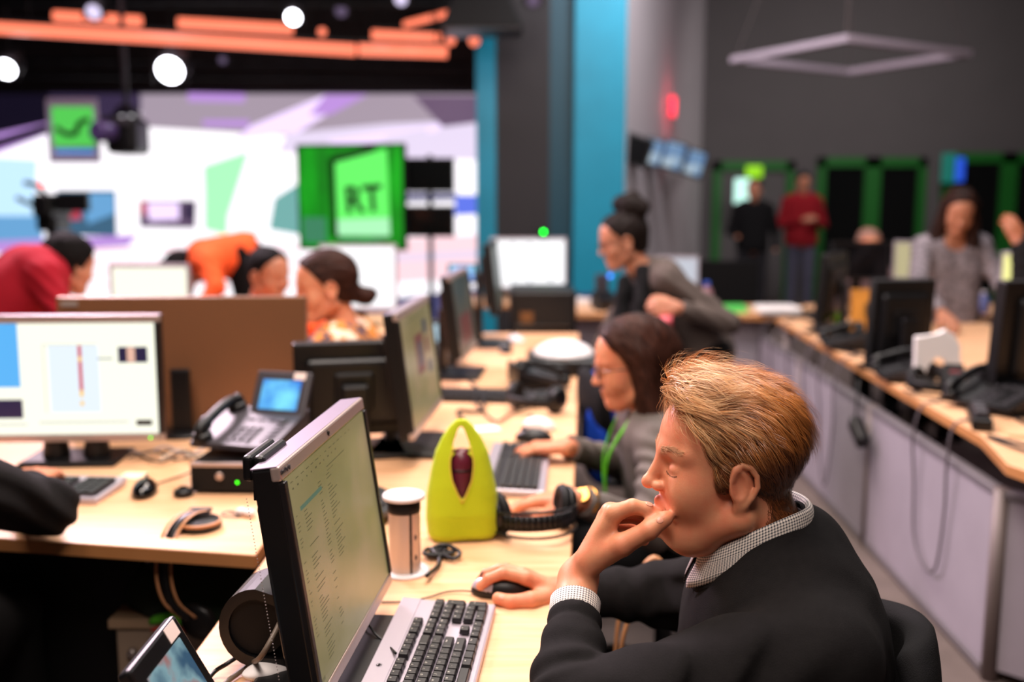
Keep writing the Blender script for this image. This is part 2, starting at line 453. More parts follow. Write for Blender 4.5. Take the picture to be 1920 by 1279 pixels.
def ring_mesh(name, rings, m, parent, closed=True, thick=.0012, uvscale=1.):
    """loft of closed rings, with UVs in metres so that woven checks keep their size"""
    V = [p for r in rings for p in r]; n = len(rings[0]); Q = []
    for i in range(len(rings)-1):
        for k in range(n if closed else n-1): Q.append((i*n+k, i*n+(k+1)%n, (i+1)*n+(k+1)%n, (i+1)*n+k))
    me = np_mesh(name, np.array([tuple(v) for v in V]), np.array(Q))
    uv = me.uv_layers.new(name='UVMap')
    u = [0]; 
    for k in range(n): u.append(u[-1]+(Vector(rings[0][(k+1)%n])-Vector(rings[0][k])).length)
    v = [0]
    for i in range(len(rings)-1): v.append(v[-1]+(Vector(rings[i+1][0])-Vector(rings[i][0])).length)
    c = 0; d = []
    for i in range(len(rings)-1):
        for k in range(n if closed else n-1):
            for (a, b) in ((k, i), (k+1, i), (k+1, i+1), (k, i+1)): d += [u[a]*uvscale, v[b]*uvscale]
    uv.data.foreach_set('uv', np.array(d, np.float32))
    o = link(name, me, m, parent)
    if thick:
        s = o.modifiers.new('thickness', 'SOLIDIFY'); s.thickness = thick; s.offset = 0
    return o
def strands(name, roots, normals, flow, length, width, m, parent, lift=.004, seg=6, jitter=.25, tint=None, droop=0., surf=None, arch=0., clump=0., nclump=500):
    """hair as many thin ribbons that leave the scalp and lie along a flow"""
    n = len(roots); P = roots.copy(); N = normals.copy()
    D = flow/np.maximum(np.linalg.norm(flow, axis=1, keepdims=True), 1e-6)
    D = D+RNG.normal(0, jitter, D.shape); D -= N*(D*N).sum(1, keepdims=True)*.85
    D /= np.linalg.norm(D, axis=1, keepdims=True)
    L = length*RNG.uniform(.65, 1.2, n); W = width*RNG.uniform(.5, 1.3, n)
    rings = []; bend = RNG.normal(0, .12, (n, 3))
    up = lift*RNG.uniform(.3, 1.7, n)
    for k in range(seg+1):
        t = k/seg
        C = P+N*(up*math.sin(min(1, t*1.3)*PI*.5)+arch*t*t)[:, None]
        side = np.cross(D, N); side /= np.maximum(np.linalg.norm(side, axis=1, keepdims=True), 1e-6)
        w = W*(1-.85*t*t)
        rings.append((C-side*w[:, None]*.5, C+side*w[:, None]*.5))
        P = P+D*(L/seg)[:, None]
        D = D+bend/seg; D[:, 2] -= droop/seg
        if surf is not None:
            P, N = surf(P); D -= N*(D*N).sum(1, keepdims=True)*.9
        D /= np.linalg.norm(D, axis=1, keepdims=True)
    if clump:
        g = RNG.choice(n, min(nclump, n), replace=False); near = np.empty(n, int)
        for i in range(0, n, 2000): near[i:i+2000] = g[((roots[i:i+2000, None]-roots[None, g])**2).sum(2).argmin(1)]
        mids = [(a+b)*.5 for a, b in rings]
        for k in range(1, seg+1):
            sh = (mids[k][near]-mids[k])*clump*min(1, (k/seg)**.8)
            rings[k] = (rings[k][0]+sh, rings[k][1]+sh)
    V = np.stack([r for ab in rings for r in ab], 1).reshape(-1, 3); m2 = 2*(seg+1)
    b = (np.arange(n)*m2)[:, None]
    Q = np.stack([np.stack([b[:, 0]+2*k, b[:, 0]+2*k+1, b[:, 0]+2*k+3, b[:, 0]+2*k+2], 1) for k in range(seg)], 1).reshape(-1, 4)
    me = np_mesh(name, V, Q)
    if tint is not None:
        at_ = me.color_attributes.new('tint', 'FLOAT_COLOR', 'POINT')
        c = np.concatenate([np.repeat(tint, m2, 0), np.ones((n*m2, 1))], 1).astype(np.float32)
        at_.data.foreach_set('color', c.ravel())
    return tag(link(name, me, m, parent), kind='stuff')
def grad(fn, P, e=.0015):
    p = [P[:, 0], P[:, 1], P[:, 2]]; d = fn(p)
    g = np.stack([fn([p[j]+(e if j == i else 0) for j in range(3)])-d for i in range(3)], 1)/e
    g /= np.maximum(np.linalg.norm(g, axis=1, keepdims=True), 1e-6)
    return d, g
def on_surface(fn, off=0.):
    def f(P):
        d, g = grad(fn, P)
        return P-g*(d-off)[:, None]*.9, g
    return f
def scatter_on(V, Q, n, keep):
    T = np.concatenate([Q[:, [0,1,2]], Q[:, [0,2,3]]]); c = V[T].mean(1); T = T[keep(c)]
    a = np.linalg.norm(np.cross(V[T[:,1]]-V[T[:,0]], V[T[:,2]]-V[T[:,0]]), axis=1)
    i = RNG.choice(len(T), n, p=a/a.sum()); r = RNG.random((n, 2)); r[r.sum(1) > 1] = 1-r[r.sum(1) > 1]
    t = T[i]; return V[t[:,0]]+(V[t[:,1]]-V[t[:,0]])*r[:, :1]+(V[t[:,2]]-V[t[:,0]])*r[:, 1:]
# ================================================================ the room
M['floor'] = mat('grey brown carpet', (104,92,88), .9, spec=.2, var=.10, scale=9, bump=.5, bscale=300)
M['ceil'] = mat('dark ceiling', (30,28,30), .9)
M['wall_dark'] = mat('dark grey wall paint', (80,75,75), .85, var=.04, scale=2)
M['wall_light'] = mat('pale grey wall paint', (206,196,200), .85, var=.03, scale=3)
M['header'] = mat('black studio header', (34,30,36), .7)
M['teal'] = mat('teal column paint', (5,136,166), .45, var=.05, scale=4)
M['teal_dark'] = mat('deep teal paint', (6,62,78), .5)
M['char'] = mat('charcoal cladding', (36,32,35), .7)
M['blackm'] = mat('matt black', (10,9,11), .65, spec=.3)
M['blackp'] = mat('black plastic', (13,12,14), .4, spec=.4)
M['blackg'] = mat('glossy black', (10,10,12), .12, spec=.6)
M['greyp'] = mat('dark grey plastic', (58,54,60), .45)
M['silver'] = mat('silver plastic', (186,176,188), .32, metal=.35, spec=.6)
M['steel'] = mat('brushed steel', (170,160,158), .35, metal=.8)
M['white'] = mat('white plastic', (228,222,224), .4)
M['paper'] = mat('white paper', (232,226,226), .8)
M['green_frame'] = mat('green door frame', (14,92,22), .5)
M['glass_dark'] = mat('dark glass', (10,12,12), .1, spec=.6)
M['desk'] = wood('beech worktop', (236,188,148), (216,162,118))
M['desk_edge'] = wood('beech edge', (196,136,86), (172,114,66), (1,1,1))
M['panel'] = mat('lilac grey partition', (150,142,152), .7, var=.05, scale=6)
M['rail'] = mat('aluminium rail', (140,134,140), .4, metal=.5)
M['post'] = mat('grey post', (118,106,104), .5, metal=.2)
M['drawer'] = mat('brown grey cabinet', (150,130,112), .6)
M['orange_l'] = emit('orange tube light', (255,128,96), 1.35)
M['lamp_w'] = emit('lamp lens', (248,246,255), 14)
M['led_g'] = emit('green status light', (60,235,20), 6)
def structure(name, mb, m, **k): return mb.build(name, m, kind='structure', **k)
structure('floor', MB().box((2,7,-.05), (16,18,.1)), M['floor'])
structure('ceiling', MB().box((2,7,5.05), (16,18,.1)), M['ceil'])
structure('wall_left', MB().box((-5.95,7,2.5), (.1,18,5)), M['header'])
structure('wall_right', MB().box((9.05,7,2.5), (.1,18,5)), M['wall_dark'])
structure('wall_back', MB().box((-2.48,11.3,2.5), (7.0,.12,5)), M['header'])
structure('wall_far', MB().box((4.9,14.1,2.5), (8.2,.2,5)), M['wall_dark'])
# slanting pale wall behind the teal column
a, b = Vector((.97,8.75,0)), Vector((2.62,14.0,0)); dd = (b-a).normalized(); nn = Vector((dd.y,-dd.x,0))
w = MB().prism([(a.x,a.y),(b.x,b.y),(b.x-nn.x*.12,b.y-nn.y*.12),(a.x-nn.x*.12,a.y-nn.y*.12)], 0, 5)
structure('wall_slanting', w, M['wall_light'])
# columns
structure('trim_1', MB().box((-.2175,8.62,2.5), (.165,.24,5)), M['teal'])
structure('trim_2', MB().box((.09,8.68,2.5), (.45,.36,5)), M['char'])
structure('trim_3', MB().box((.415,8.72,2.5), (.20,.32,5)), M['teal_dark'])
structure('trim_4', MB().box((.73,8.64,2.5), (.425,.40,5)), M['teal'])
# black header over the video wall
structure('trim_5', MB().box((-2.95,10.98,3.02), (5.2,.25,.90)), M['header'])
# ---- video wall
YW = 10.95
def lyr(mb, pts, k, mi): mb.mi = mi; mb.quad(*[at(x, y, YW-.004*k) for x, y in pts]) if len(pts) == 4 else [mb.quad(*[at(x, y, YW-.004*k) for x, y in (pts[0], pts[j], pts[j+1], pts[j+1])]) for j in range(1, len(pts)-1)]
def poly(mb, pts, k, mi):
    f = mb.bm.faces.new([mb.bm.verts.new(at(x, y, YW-.004*k)) for x, y in pts]); f.material_index = mi
vw = empty('video_wall', (-2.95,YW,0), 'huge glowing white and pink video wall across the studio on the left', 'video wall')
cab = MB().box((0,.06,1.27), (5.25,.1,2.56)).build('cabinet', M['blackm'], vw)
cols = [('w', (255,250,255), 1.25), ('lilac', (176,160,176), .85), ('pale', (228,214,240), 1.0), ('streak', (238,214,255), 1.15), ('dk', (72,58,92), .6), ('navy', (28,22,44), .5),
        ('mint', (168,242,186), 1.05), ('blue', (110,170,220), .9), ('photo', (70,110,140), .8), ('pink', (255,214,222), 1.05), ('red', (206,70,90), .8), ('violet', (196,150,230), .9), ('mauve', (120,96,128), .7), ('strong', (96,120,236), .95), ('slate', (96,96,150), .6), ('teal', (120,180,176), .9), ('cyan', (190,226,255), 1.1)]
VM = [emit('video '+n, c, s) for n, c, s in cols]; ix = {n: i for i, (n, c, s) in enumerate(cols)}
mb = MB()
poly(mb, [(-15,178),(893,178),(899,608),(-15,608)], 0, ix['w'])
poly(mb, [(-15,176),(270,176),(262,215),(90,225),(-15,262)], 1, ix['dk'])
poly(mb, [(-15,176),(92,176),(92,238),(-15,262)], 2, ix['navy'])
poly(mb, [(262,176),(893,176),(893,235),(540,255),(265,238)], 1, ix['lilac'])
poly(mb, [(540,250),(893,215),(893,300),(620,292),(520,285)], 2, ix['pale'])
poly(mb, [(560,190),(893,178),(893,225),(640,235)], 3, ix['lilac'])
poly(mb, [(470,236),(610,178),(672,178),(560,248),(440,262)], 4, ix['streak'])
poly(mb, [(610,178),(690,178),(620,215),(580,216)], 5, ix['violet'])
poly(mb, [(610,262),(830,232),(820,246),(640,276)], 4, ix['streak'])
poly(mb, [(720,255),(800,240),(805,292),(722,292)], 5, ix['pale'])
poly(mb, [(775,180),(893,180),(893,230),(830,238)], 5, ix['mauve'])
poly(mb, [(352,174),(460,176),(458,192),(352,190)], 6, ix['violet'])
poly(mb, [(380,225),(468,225),(466,238),(380,236)], 6, ix['violet'])
poly(mb, [(-15,252),(95,228),(98,248),(-15,292)], 5, ix['violet'])
poly(mb, [(-15,262),(95,238),(96,243),(-15,275)], 6, ix['navy'])
poly(mb, [(-15,295),(70,300),(60,470),(-15,470)], 1, ix['cyan'])
poly(mb, [(-15,405),(80,405),(80,452),(-15,452)], 2, ix['blue'])
poly(mb, [(105,357),(217,357),(219,443),(105,441)], 2, ix['photo'])
poly(mb, [(150,362),(214,362),(216,400),(165,420)], 3, ix['blue'])
poly(mb, [(120,390),(152,388),(152,412),(122,412)], 4, ix['red'])
poly(mb, [(262,376),(368,376),(366,428),(262,426)], 2, ix['mauve'])
poly(mb, [(274,380),(336,380),(336,412),(280,414)], 3, ix['streak'])
poly(mb, [(263,378),(276,378),(276,402),(263,402)], 4, ix['red'])
poly(mb, [(345,382),(364,382),(364,412),(345,412)], 4, ix['dk'])
poly(mb, [(382,312),(466,284),(428,402),(384,360)], 2, ix['mint'])
poly(mb, [(384,360),(430,352),(425,440),(384,430)], 3, ix['mint'])
poly(mb, [(515,372),(558,345),(562,440),(505,430)], 2, ix['teal'])
poly(mb, [(-15,452),(260,440),(240,462),(-15,475)], 3, ix['violet'])
for y0, y1, k in ((466,474,1),(488,494,1),(508,513,1),(532,537,1)):
    poly(mb, [(150,y0),(700,y0-6),(700,y1-6),(150,y1)], 2, ix['pink'])
poly(mb, [(740,448),(899,440),(899,520),(740,530)], 2, ix['pink'])
poly(mb, [(740,478),(899,470),(899,482),(740,490)], 3, ix['pale'])
poly(mb, [(740,560),(899,540),(899,610),(600,610)], 3, ix['slate'])
poly(mb, [(853,366),(896,366),(896,402),(853,404)], 4, ix['strong'])
poly(mb, [(762,362),(856,362),(856,376),(762,378)], 4, ix['slate'])
mb.build('screen', VM, vw, loc=-vw.location)
# ---- doors at the far end
def door(n, x0, x1, ztop, glazed=True, split=None, Y=13.97):
    fr = MB(); t = .11
    fr.box((x0+t/2,Y,ztop/2), (t,.12,ztop)).box((x1-t/2,Y,ztop/2), (t,.12,ztop)).box(((x0+x1)/2,Y,ztop-t*.6), (x1-x0,.12,t*1.2))
    if split: fr.box((split,Y,ztop/2), (.22,.12,ztop))
    d = structure(n, fr, M['green_frame'])
    g = MB().box(((x0+x1)/2,Y+.01,ztop/2), (x1-x0-.05,.04,ztop-.05)).build('glass', M['glass_dark'] if glazed else M['wall_dark'], d)
    return d
door('door_1', 2.78, 3.90, 1.95, False)
door('door_2', 4.22, 5.72, 2.0, True, 4.98)
door('door_3', 5.95, 7.9, 2.06, True, 6.86)
# ---- ceiling tubes and studio lamps
def tube_light(p0, p1, Y0, Y1=None, r=.045, label='', cat='tube light'):
    a = at(*p0, Y0); b = at(*p1, Y1 or Y0); c = (a+b)/2
    e = empty('tube_light', c, label, cat, group=None)
    MB().cyl(a-c, b-c, r, n=12).build('tube', M['orange_l'], e)
    u = Vector((0,.02,r+.015)); MB().box(u, ((b-a).length,.07,.03), (Vector((1,0,0)).rotation_difference(b-a)).to_matrix()).build('housing', M['blackp'], e)
    for t in (.12,.88):
        q = a.lerp(b, t)-c; MB().cyl(q+Vector((0,.02,.05)), Vector((q.x,q.y+.02,4.98-c.z)), .008, n=6).build('hanger', M['blackm'], e)
tube_light((-30,51), (666,94), 8.0, label='longest orange tube light across the top left of the studio')
tube_light((673,93), (838,98), 8.0, label='short orange tube light at the right end of the longest one')
tube_light((102,30), (264,40), 9.0, label='orange tube light at upper left, partly behind a pale lamp housing')
tube_light((335,43), (548,55), 9.0, label='orange tube light directly above the middle of the longest tube')
tube_light((698,66), (826,73), 9.0, label='orange tube light just above the short right-hand one')
tube_light((760,46), (846,24), 10.4, 9.5, r=.03, label='dimmer orange tube light slanting up to the right')
def bead(px, py, Y, m, r, name, label, cat, group=None):
    c = at(px, py, Y); e = empty(name, c, label, cat, group=group)
    MB().ball((0,0,0), r, n=14).build('lens', m, e)
    MB().lathe([(r*1.25,.0),(r*1.4,r*.8),(r*.7,r*2.2)], (0,r*.3,0), 14, axis=(0,1,.35)).build('housing', M['blackm'], e)
    MB().cyl((0,r,r), (0,r,4.98-c.z), .01, n=6).build('hanger', M['blackm'], e)
bead(845,76,8.4,M['orange_l'],.04,'indicator_lamp','small red orange lamp just right of the upper short tube','lamp')
bead(889,76,8.4,M['orange_l'],.045,'indicator_lamp','small orange lamp hanging by the narrow teal strip','lamp')
bead(604,60,8.6,M['orange_l'],.035,'indicator_lamp','small orange lamp between the two pairs of tubes','lamp')
def spot(px, py, Y, r, label, aim=(0,-1,-.5), st=None, sq=False, name='studio_spotlight'):
    c = at(px, py, Y); e = empty(name, c, label, 'spotlight')
    ax = Vector(aim).normalized(); q = Vector((0,0,1)).rotation_difference(-ax)
    MB().lathe([(r*1.02,-.005),(r*1.25,-.02),(r*1.3,r*1.5),(r*.9,r*2.6),(r*.3,r*2.9)], (0,0,0), 20, axis=-ax).build('housing', M['greyp'], e)
    MB().lathe([(r,-.012),(r*.99,-.008)], (0,0,0), 20, axis=-ax).build('lens', st or M['lamp_w'], e)
    for s in (-1, 1):
        MB().box((s*r*1.35,.0,.0), (.012,.04,r*2.2)).build('barn_door', M['blackm'], e)
    MB().tube([(-r*1.4,.05,0),(-r*1.4,.05,r*2.1),(r*1.4,.05,r*2.1),(r*1.4,.05,0)], .012, 8).build('yoke', M['blackm'], e)
    MB().cyl((0,.05,r*2.1), (0,.05,4.98-c.z), .014, n=8).build('hanger', M['blackm'], e)
    return e
spot(319,131,8.6,.105,'bright white spotlight hanging lowest below the orange tubes')
spot(12,129,8.6,.075,'white spotlight cut by the left edge below the tubes')
spot(550,32,8.2,.055,'white spotlight above the middle tube with a tall oval glow')
spot(855,28,8.2,.045,'small white spotlight at the end of the slanting tube')
M['lamp_dim'] = emit('dim lamp lens', (190,180,210), 1.6)
M['lamp_off_glow'] = emit('unlit lilac lens with painted glow', (150,130,170), .35)  # faint emission painted onto the lenses of lamps that are off
spot(176,22,8.3,.06,'dim lilac spotlight over the upper left tube', st=M['lamp_dim'])
spot(752,-2,8.3,.05,'dim spotlight touching the top edge above the slanting tube', st=M['lamp_dim'])
spot(640,20,8.8,.05,'unlit spotlight between the two white spotlights on the rig', st=M['lamp_off_glow'])
spot(1000,0,7.8,.05,'unlit spotlight at the far right end of the studio rig', st=M['lamp_off_glow'])
spot(418,112,9.4,.035,'small unlit lamp under the longest tube, right of the bright one', st=M['lamp_off_glow'])
# rig trusses
for nm, p0, p1, Y, r, lb in (('lighting_truss',(-40,6),(900,8),8.6,.05,'black lighting truss running along the top of the studio'),
                         ('lighting_truss',(-40,142),(880,150),10.4,.035,'black lighting truss below the longest orange tube, in front of the header')):
    a, b = at(*p0, Y), at(*p1, Y); c = (a+b)/2; e = empty(nm, c, lb, 'truss')
    for dz in (0, .16): MB().cyl(a-c+Vector((0,0,dz)), b-c+Vector((0,0,dz)), r*.5, n=8).build('chord', M['blackm'], e)
    z = []
    for k in range(33): z.append(a.lerp(b, k/32)-c+Vector((0,0,.16 if k%2 else 0)))
    MB().tube(z, r*.25, 5).build('lacing', M['blackm'], e)
    for t in (.2,.8):
        q = a.lerp(b, t)-c; MB().cyl(q+Vector((0,0,.16)), (q.x,q.y,4.98-c.z), .012, n=6).build('hanger', M['blackm'], e)
# big unlit soft box above the columns
c = at(905,22,7.9); e = empty('softbox', c, 'large black studio softbox hanging over the narrow teal strip', 'lamp')
MB().box((0,0,0), (.62,.5,.30), bev=.02, taper=(.6,.6)).build('hood', M['blackm'], e); MB().box((0,0,-.155), (.58,.46,.01)).build('diffuser', M['greyp'], e)
MB().cyl((0,0,.15), (0,0,4.98-c.z), .015, n=8).build('hanger', M['blackm'], e)
# suspended square frame lamp
P = [onz(*q, 2.72) for q in ((1378,112),(1587,73),(1812,101),(1592,135))]
c = sum(P, Vector())/4; e = empty('pendant_frame_lamp', c, 'unlit white square frame lamp hanging from the dark ceiling', 'pendant lamp')
for k in range(4):
    a, b = P[k]-c, P[(k+1)%4]-c; d = (b-a).normalized(); n = Vector((0,0,1)).cross(d)
    MB().box((a+b)/2, ((b-a).length+.06,.075,.06), Matrix((d, n, Vector((0,0,1)))).transposed(), .006).build('frame_side', M['frame'] if 'frame' in M else M.setdefault('frame', mat('frame lamp diffuser', (176,160,172), .6)), e)
    MB().cyl(a, (a.x*.2,a.y*.2,4.98-c.z), .004, n=5).build('wire', M['steel'], e)
# red warning light and the hanging cluster of monitors by the slanting wall
def on_slant(px, py, off=.06):
    # point on the slanting wall seen at the pixel
    x = (px-960)/F_PX; v = -(py-639.5)/F_PX
    r = Vector((x, math.cos(PITCH)+v*math.sin(PITCH), -math.sin(PITCH)+v*math.cos(PITCH))); o = Vector((0,0,CAM_H)); A = Vector((.97,8.75,0))
    t = (A-o).dot(nn)/r.dot(nn); return o+r*t+nn*off
c = on_slant(1251,200); e = empty('warning_light', c, 'red wall light glowing on the pale slanting wall', 'light')
M['red_l'] = emit('red light', (255,46,70), 2.2)
ang = math.atan2(nn.y, nn.x)
MB().box((0,0,0), (.05,.15,.22), bev=.02, taper=(1,1.4)).build('lens', M['red_l'], e, rot=(0,0,ang)); MB().box((-.045*nn.x,-.045*nn.y,0), (.03,.08,.12)).build('base', M['greyp'], e, rot=(0,0,ang))
l = bpy.data.lights.new('red_glow', 'POINT'); l.energy = 3; l.color = (1,.1,.15); l.shadow_soft_size = .05; lo = bpy.data.objects.new('red_glow', l); COL.objects.link(lo); lo.location = c+nn*.12
# ================================================================ builders for the office equipment
RX = lambda a: Matrix.Rotation(a, 3, 'X'); RY = lambda a: Matrix.Rotation(a, 3, 'Y'); RZ = lambda a: Matrix.Rotation(a, 3, 'Z')
M['bezel'] = mat('black bezel', (22,20,22), .35)
M['foil'] = mat('champagne silver trim', (190,172,166), .3, metal=.5)
M['foiltop'] = mat('violet grey casing top', (150,136,156), .35, metal=.4)
M['scr_w'] = emit('bright white screen', (252,252,255), 1.15)
M['scr_tint'] = emit('warm white screen', (250,250,232), 1.05)
M['scr_off'] = mat('sleeping screen', (12,12,14), .15)
M['scr_olive'] = screen_mat('olive screen seen aslant', (132,122,78), (172,146,114), .66, 3.2, (146,134,92), (1,.35,1.3))
M['scr_dim'] = screen_mat('dim grey green screen', (62,74,70), (110,96,76), .55, 4, (84,88,80))
M['ui_dk'] = emit('screen text', (92,88,58), .5); M['ui_teal'] = emit('screen selection bar', (84,124,104), .55)
M['ui_red'] = emit('screen red', (214,60,84), .9); M['ui_blue'] = emit('screen blue', (88,176,240), 1.); M['ui_pale'] = emit('screen pale blue', (226,238,250), 1.)
M['ui_grey'] = emit('screen grey', (150,160,164), .8); M['ui_navy'] = emit('screen navy', (34,28,70), .8); M['ui_yel'] = emit('screen yellow', (250,200,80), 1.); M['ui_black'] = emit('screen black', (20,14,18), .5)
M['ui_skin'] = emit('screen face', (240,190,170), .9); M['ui_green'] = emit('screen green', (110,240,90), 1.)
M['ui_mar'] = emit('screen picture maroon', (126,62,62), .5); M['ui_stl'] = emit('screen picture steel', (66,80,92), .5)
def monitor(label, base, yaw, w, h, zc, tilt=0., d=.055, style='hp', scr=None, ui=None, uim=(), stand='hp', group=None, name='computer_monitor', back=None, cover=True, fwd=.0, cat='monitor', loupe=False):
    """base: point on the desk under the panel; the screen looks along local -y. zc: centre height over the desk"""
    e = empty(name, base, label, cat, yaw, group)
    T = Matrix.Translation((0,-fwd,zc)) @ Matrix.Rotation(-tilt, 4, 'X')
    Tm = lambda mb: (bmesh.ops.transform(mb.bm, matrix=T, verts=mb.bm.verts), mb)[1]
    tb = .020 if style == 'hp' else .016; sb = .013
    bk = back or M['blackp']
    # casing: rim and bulged back
    mb = MB().box((0,d*.32,0), (w,d*.62,h), bev=.004)
    Tm(mb).build('casing', bk, e)
    if cover: Tm(MB().box((0,d*.30+d*.45,-.005), (w*.80,d*.55,h*.72), bev=.02, seg=3)).build('back_cover', bk, e)
    if style == 'hp':
        mb = MB().box((0,.004,h/2-tb/2+.0015), (w+.002,.014,tb), bev=.003); Tm(mb).build('top_trim', M['foil'], e)
        mb = MB().box((0,.004,-h/2+tb/2-.0015), (w+.002,.014,tb), bev=.003); Tm(mb).build('bottom_trim', M['foil'], e)
        mb = MB().box((0,d*.32,h/2+.0012), (w,d*.60,.0016)); Tm(mb).build('top_face', M['foiltop'], e)
        for s in (-1, 1): Tm(MB().box((s*(w/2-sb/2),-.001,0), (sb,.010,h-2*tb), bev=.002)).build('bezel', M['bezel'], e)
    else:
        mb = MB()
        for s in (-1, 1): mb.box((s*(w/2-sb/2),0,0), (sb,.010,h), bev=.002)
        mb.box((0,0,h/2-tb/2), (w,.0101,tb), bev=.002).box((0,0,-h/2+tb/2), (w,.010,tb), bev=.002)
        Tm(mb).build('bezel', M['bezel'] if style != 'silver' else M['silver'], e)
    W, H = w-2*sb, h-2*tb
    mb = MB().box((0,.0010,0), (W,.006,H)); mats = [scr or M['scr_w']]
    if ui:
        mats += list(uim)
        for (x0, y0, x1, y1, mi) in ui:
            mb.mi = mi; y = -.0022-.0002*mi
            mb.quad(((x0-.5)*W,y,(.5-y1)*H), ((x1-.5)*W,y,(.5-y1)*H), ((x1-.5)*W,y,(.5-y0)*H), ((x0-.5)*W,y,(.5-y0)*H))
    Tm(mb).build('screen', mats, e)
    if stand == 'hp':
        MB().box((0,.03,.008), (.28,.21,.014), bev=.006).build('stand_base', M['blackp'], e)
        MB().box((0,d+.03-fwd*0,.02+zc*.5), (.075,.03,zc*1.0), bev=.008).build('stand_neck', M['blackp'], e)
        mb = MB().box((0,d*.9,0), (.11,.035,.11), bev=.008); Tm(mb).build('mount', M['blackp'], e)
    elif stand == 'big':   # the thick folded stand of the nearest monitor
        MB().box((.02,.0,.008), (.30,.24,.014), bev=.006).build('stand_base', M['blackp'], e)
        R_ = []
        for k in range(25):
            a = PI*1.25*k/24-PI*.35; R_.append((math.cos(a)*.048, math.sin(a)*.048))
        mb = MB(); path = [(-.0, .155+.052*math.cos(PI*(.5+k/16)), .085+.052*math.sin(PI*(.5+k/16)-PI)) for k in range(17)]
        prof = [(.045,.010)]
        pts_o = [(.075,.125)]+[(.125+.058*math.sin(PI*k/14), .078+.062*math.cos(PI*k/14)) for k in range(15)]+[(.060,.017)]
        pts_i = [(.060,.029)]+[(.123+.045*math.sin(PI*k/14), .078-.046*math.cos(PI*k/14)) for k in range(15)]+[(.075,.108)]
        out = pts_o+pts_i
        Mx = Matrix(((0,0,1,0),(1,0,0,0),(0,1,0,0),(0,0,0,1)))
        mb.prism(out, -.045, .045, Mx); mb.build('stand_arm', M['blackp'], e, smooth=False)
        MB().cyl((-.038,.125,.078), (.038,.125,.078), .044, n=28).build('hinge', M['blackm'], e)
        mb = MB().box((0,.085,.17), (.07,.03,.16), RX(-.2), bev=.008); mb.build('stand_neck', M['blackp'], e)
        mb = MB().box((0,d*.85,0), (.12,.04,.12), bev=.008); Tm(mb).build('mount', M['blackp'], e)
    elif stand == 'foot':
        MB().lathe([(.11,0),(.112,.006),(.10,.012),(.02,.014)], (0,.03,0), 28).build('stand_base', M['blackp'], e)
        MB().box((0,d+.02,zc*.5), (.06,.02,zc), bev=.006).build('stand_neck', M['blackp'], e)
    elif stand == 'twin':
        for s in (-1, 1):
            MB().lathe([(.035,0),(.036,.02),(.028,.07),(.028,max(.09,zc-h/2+.01))], (s*.055,.03,0), 20).build('stand_post', M['blackp'], e)
        MB().box((0,.03,.006), (.26,.18,.010), bev=.005).build('stand_base', M['blackp'], e)
    return e, T
def led(parent, c, r, m=None, name='power_light'):
    return MB().ball(c, r, n=12).build(name, m or M['led_g'], parent, label='glowing green power light')
# ---- keyboard
M['key'] = mat('black keycap', (30,28,31), .38, spec=.5)
M['glyph'] = mat('keycap print', (226,220,210), .5)
_keym = {}
def key_mesh(w, d, ch):
    k = (round(w,4), round(d,4), ch)
    if k in _keym: return _keym[k]
    mb = MB().box((0,0,.0045), (w,d,.009), bev=.0012, seg=1, taper=(.84,.82))
    if ch:
        n0 = 0; t = text_mesh(ch, .0052 if len(ch) == 1 else .0034, .0001)
        t.transform(Matrix.Translation((-w*.18 if len(ch) == 1 else 0, d*.16, .00925)))
        t.materials.clear(); t.materials.append(M['key']); t.materials.append(M['glyph'])
        t.polygons.foreach_set('material_index', [1]*len(t.polygons)); mb.bm.from_mesh(t)
    me = bpy.data.meshes.new('key'); bmesh.ops.recalc_face_normals(mb.bm, faces=mb.bm.faces); mb.bm.to_mesh(me); mb.bm.free()
    me.materials.append(M['key']); me.materials.append(M['glyph']); _keym[k] = me
    return me
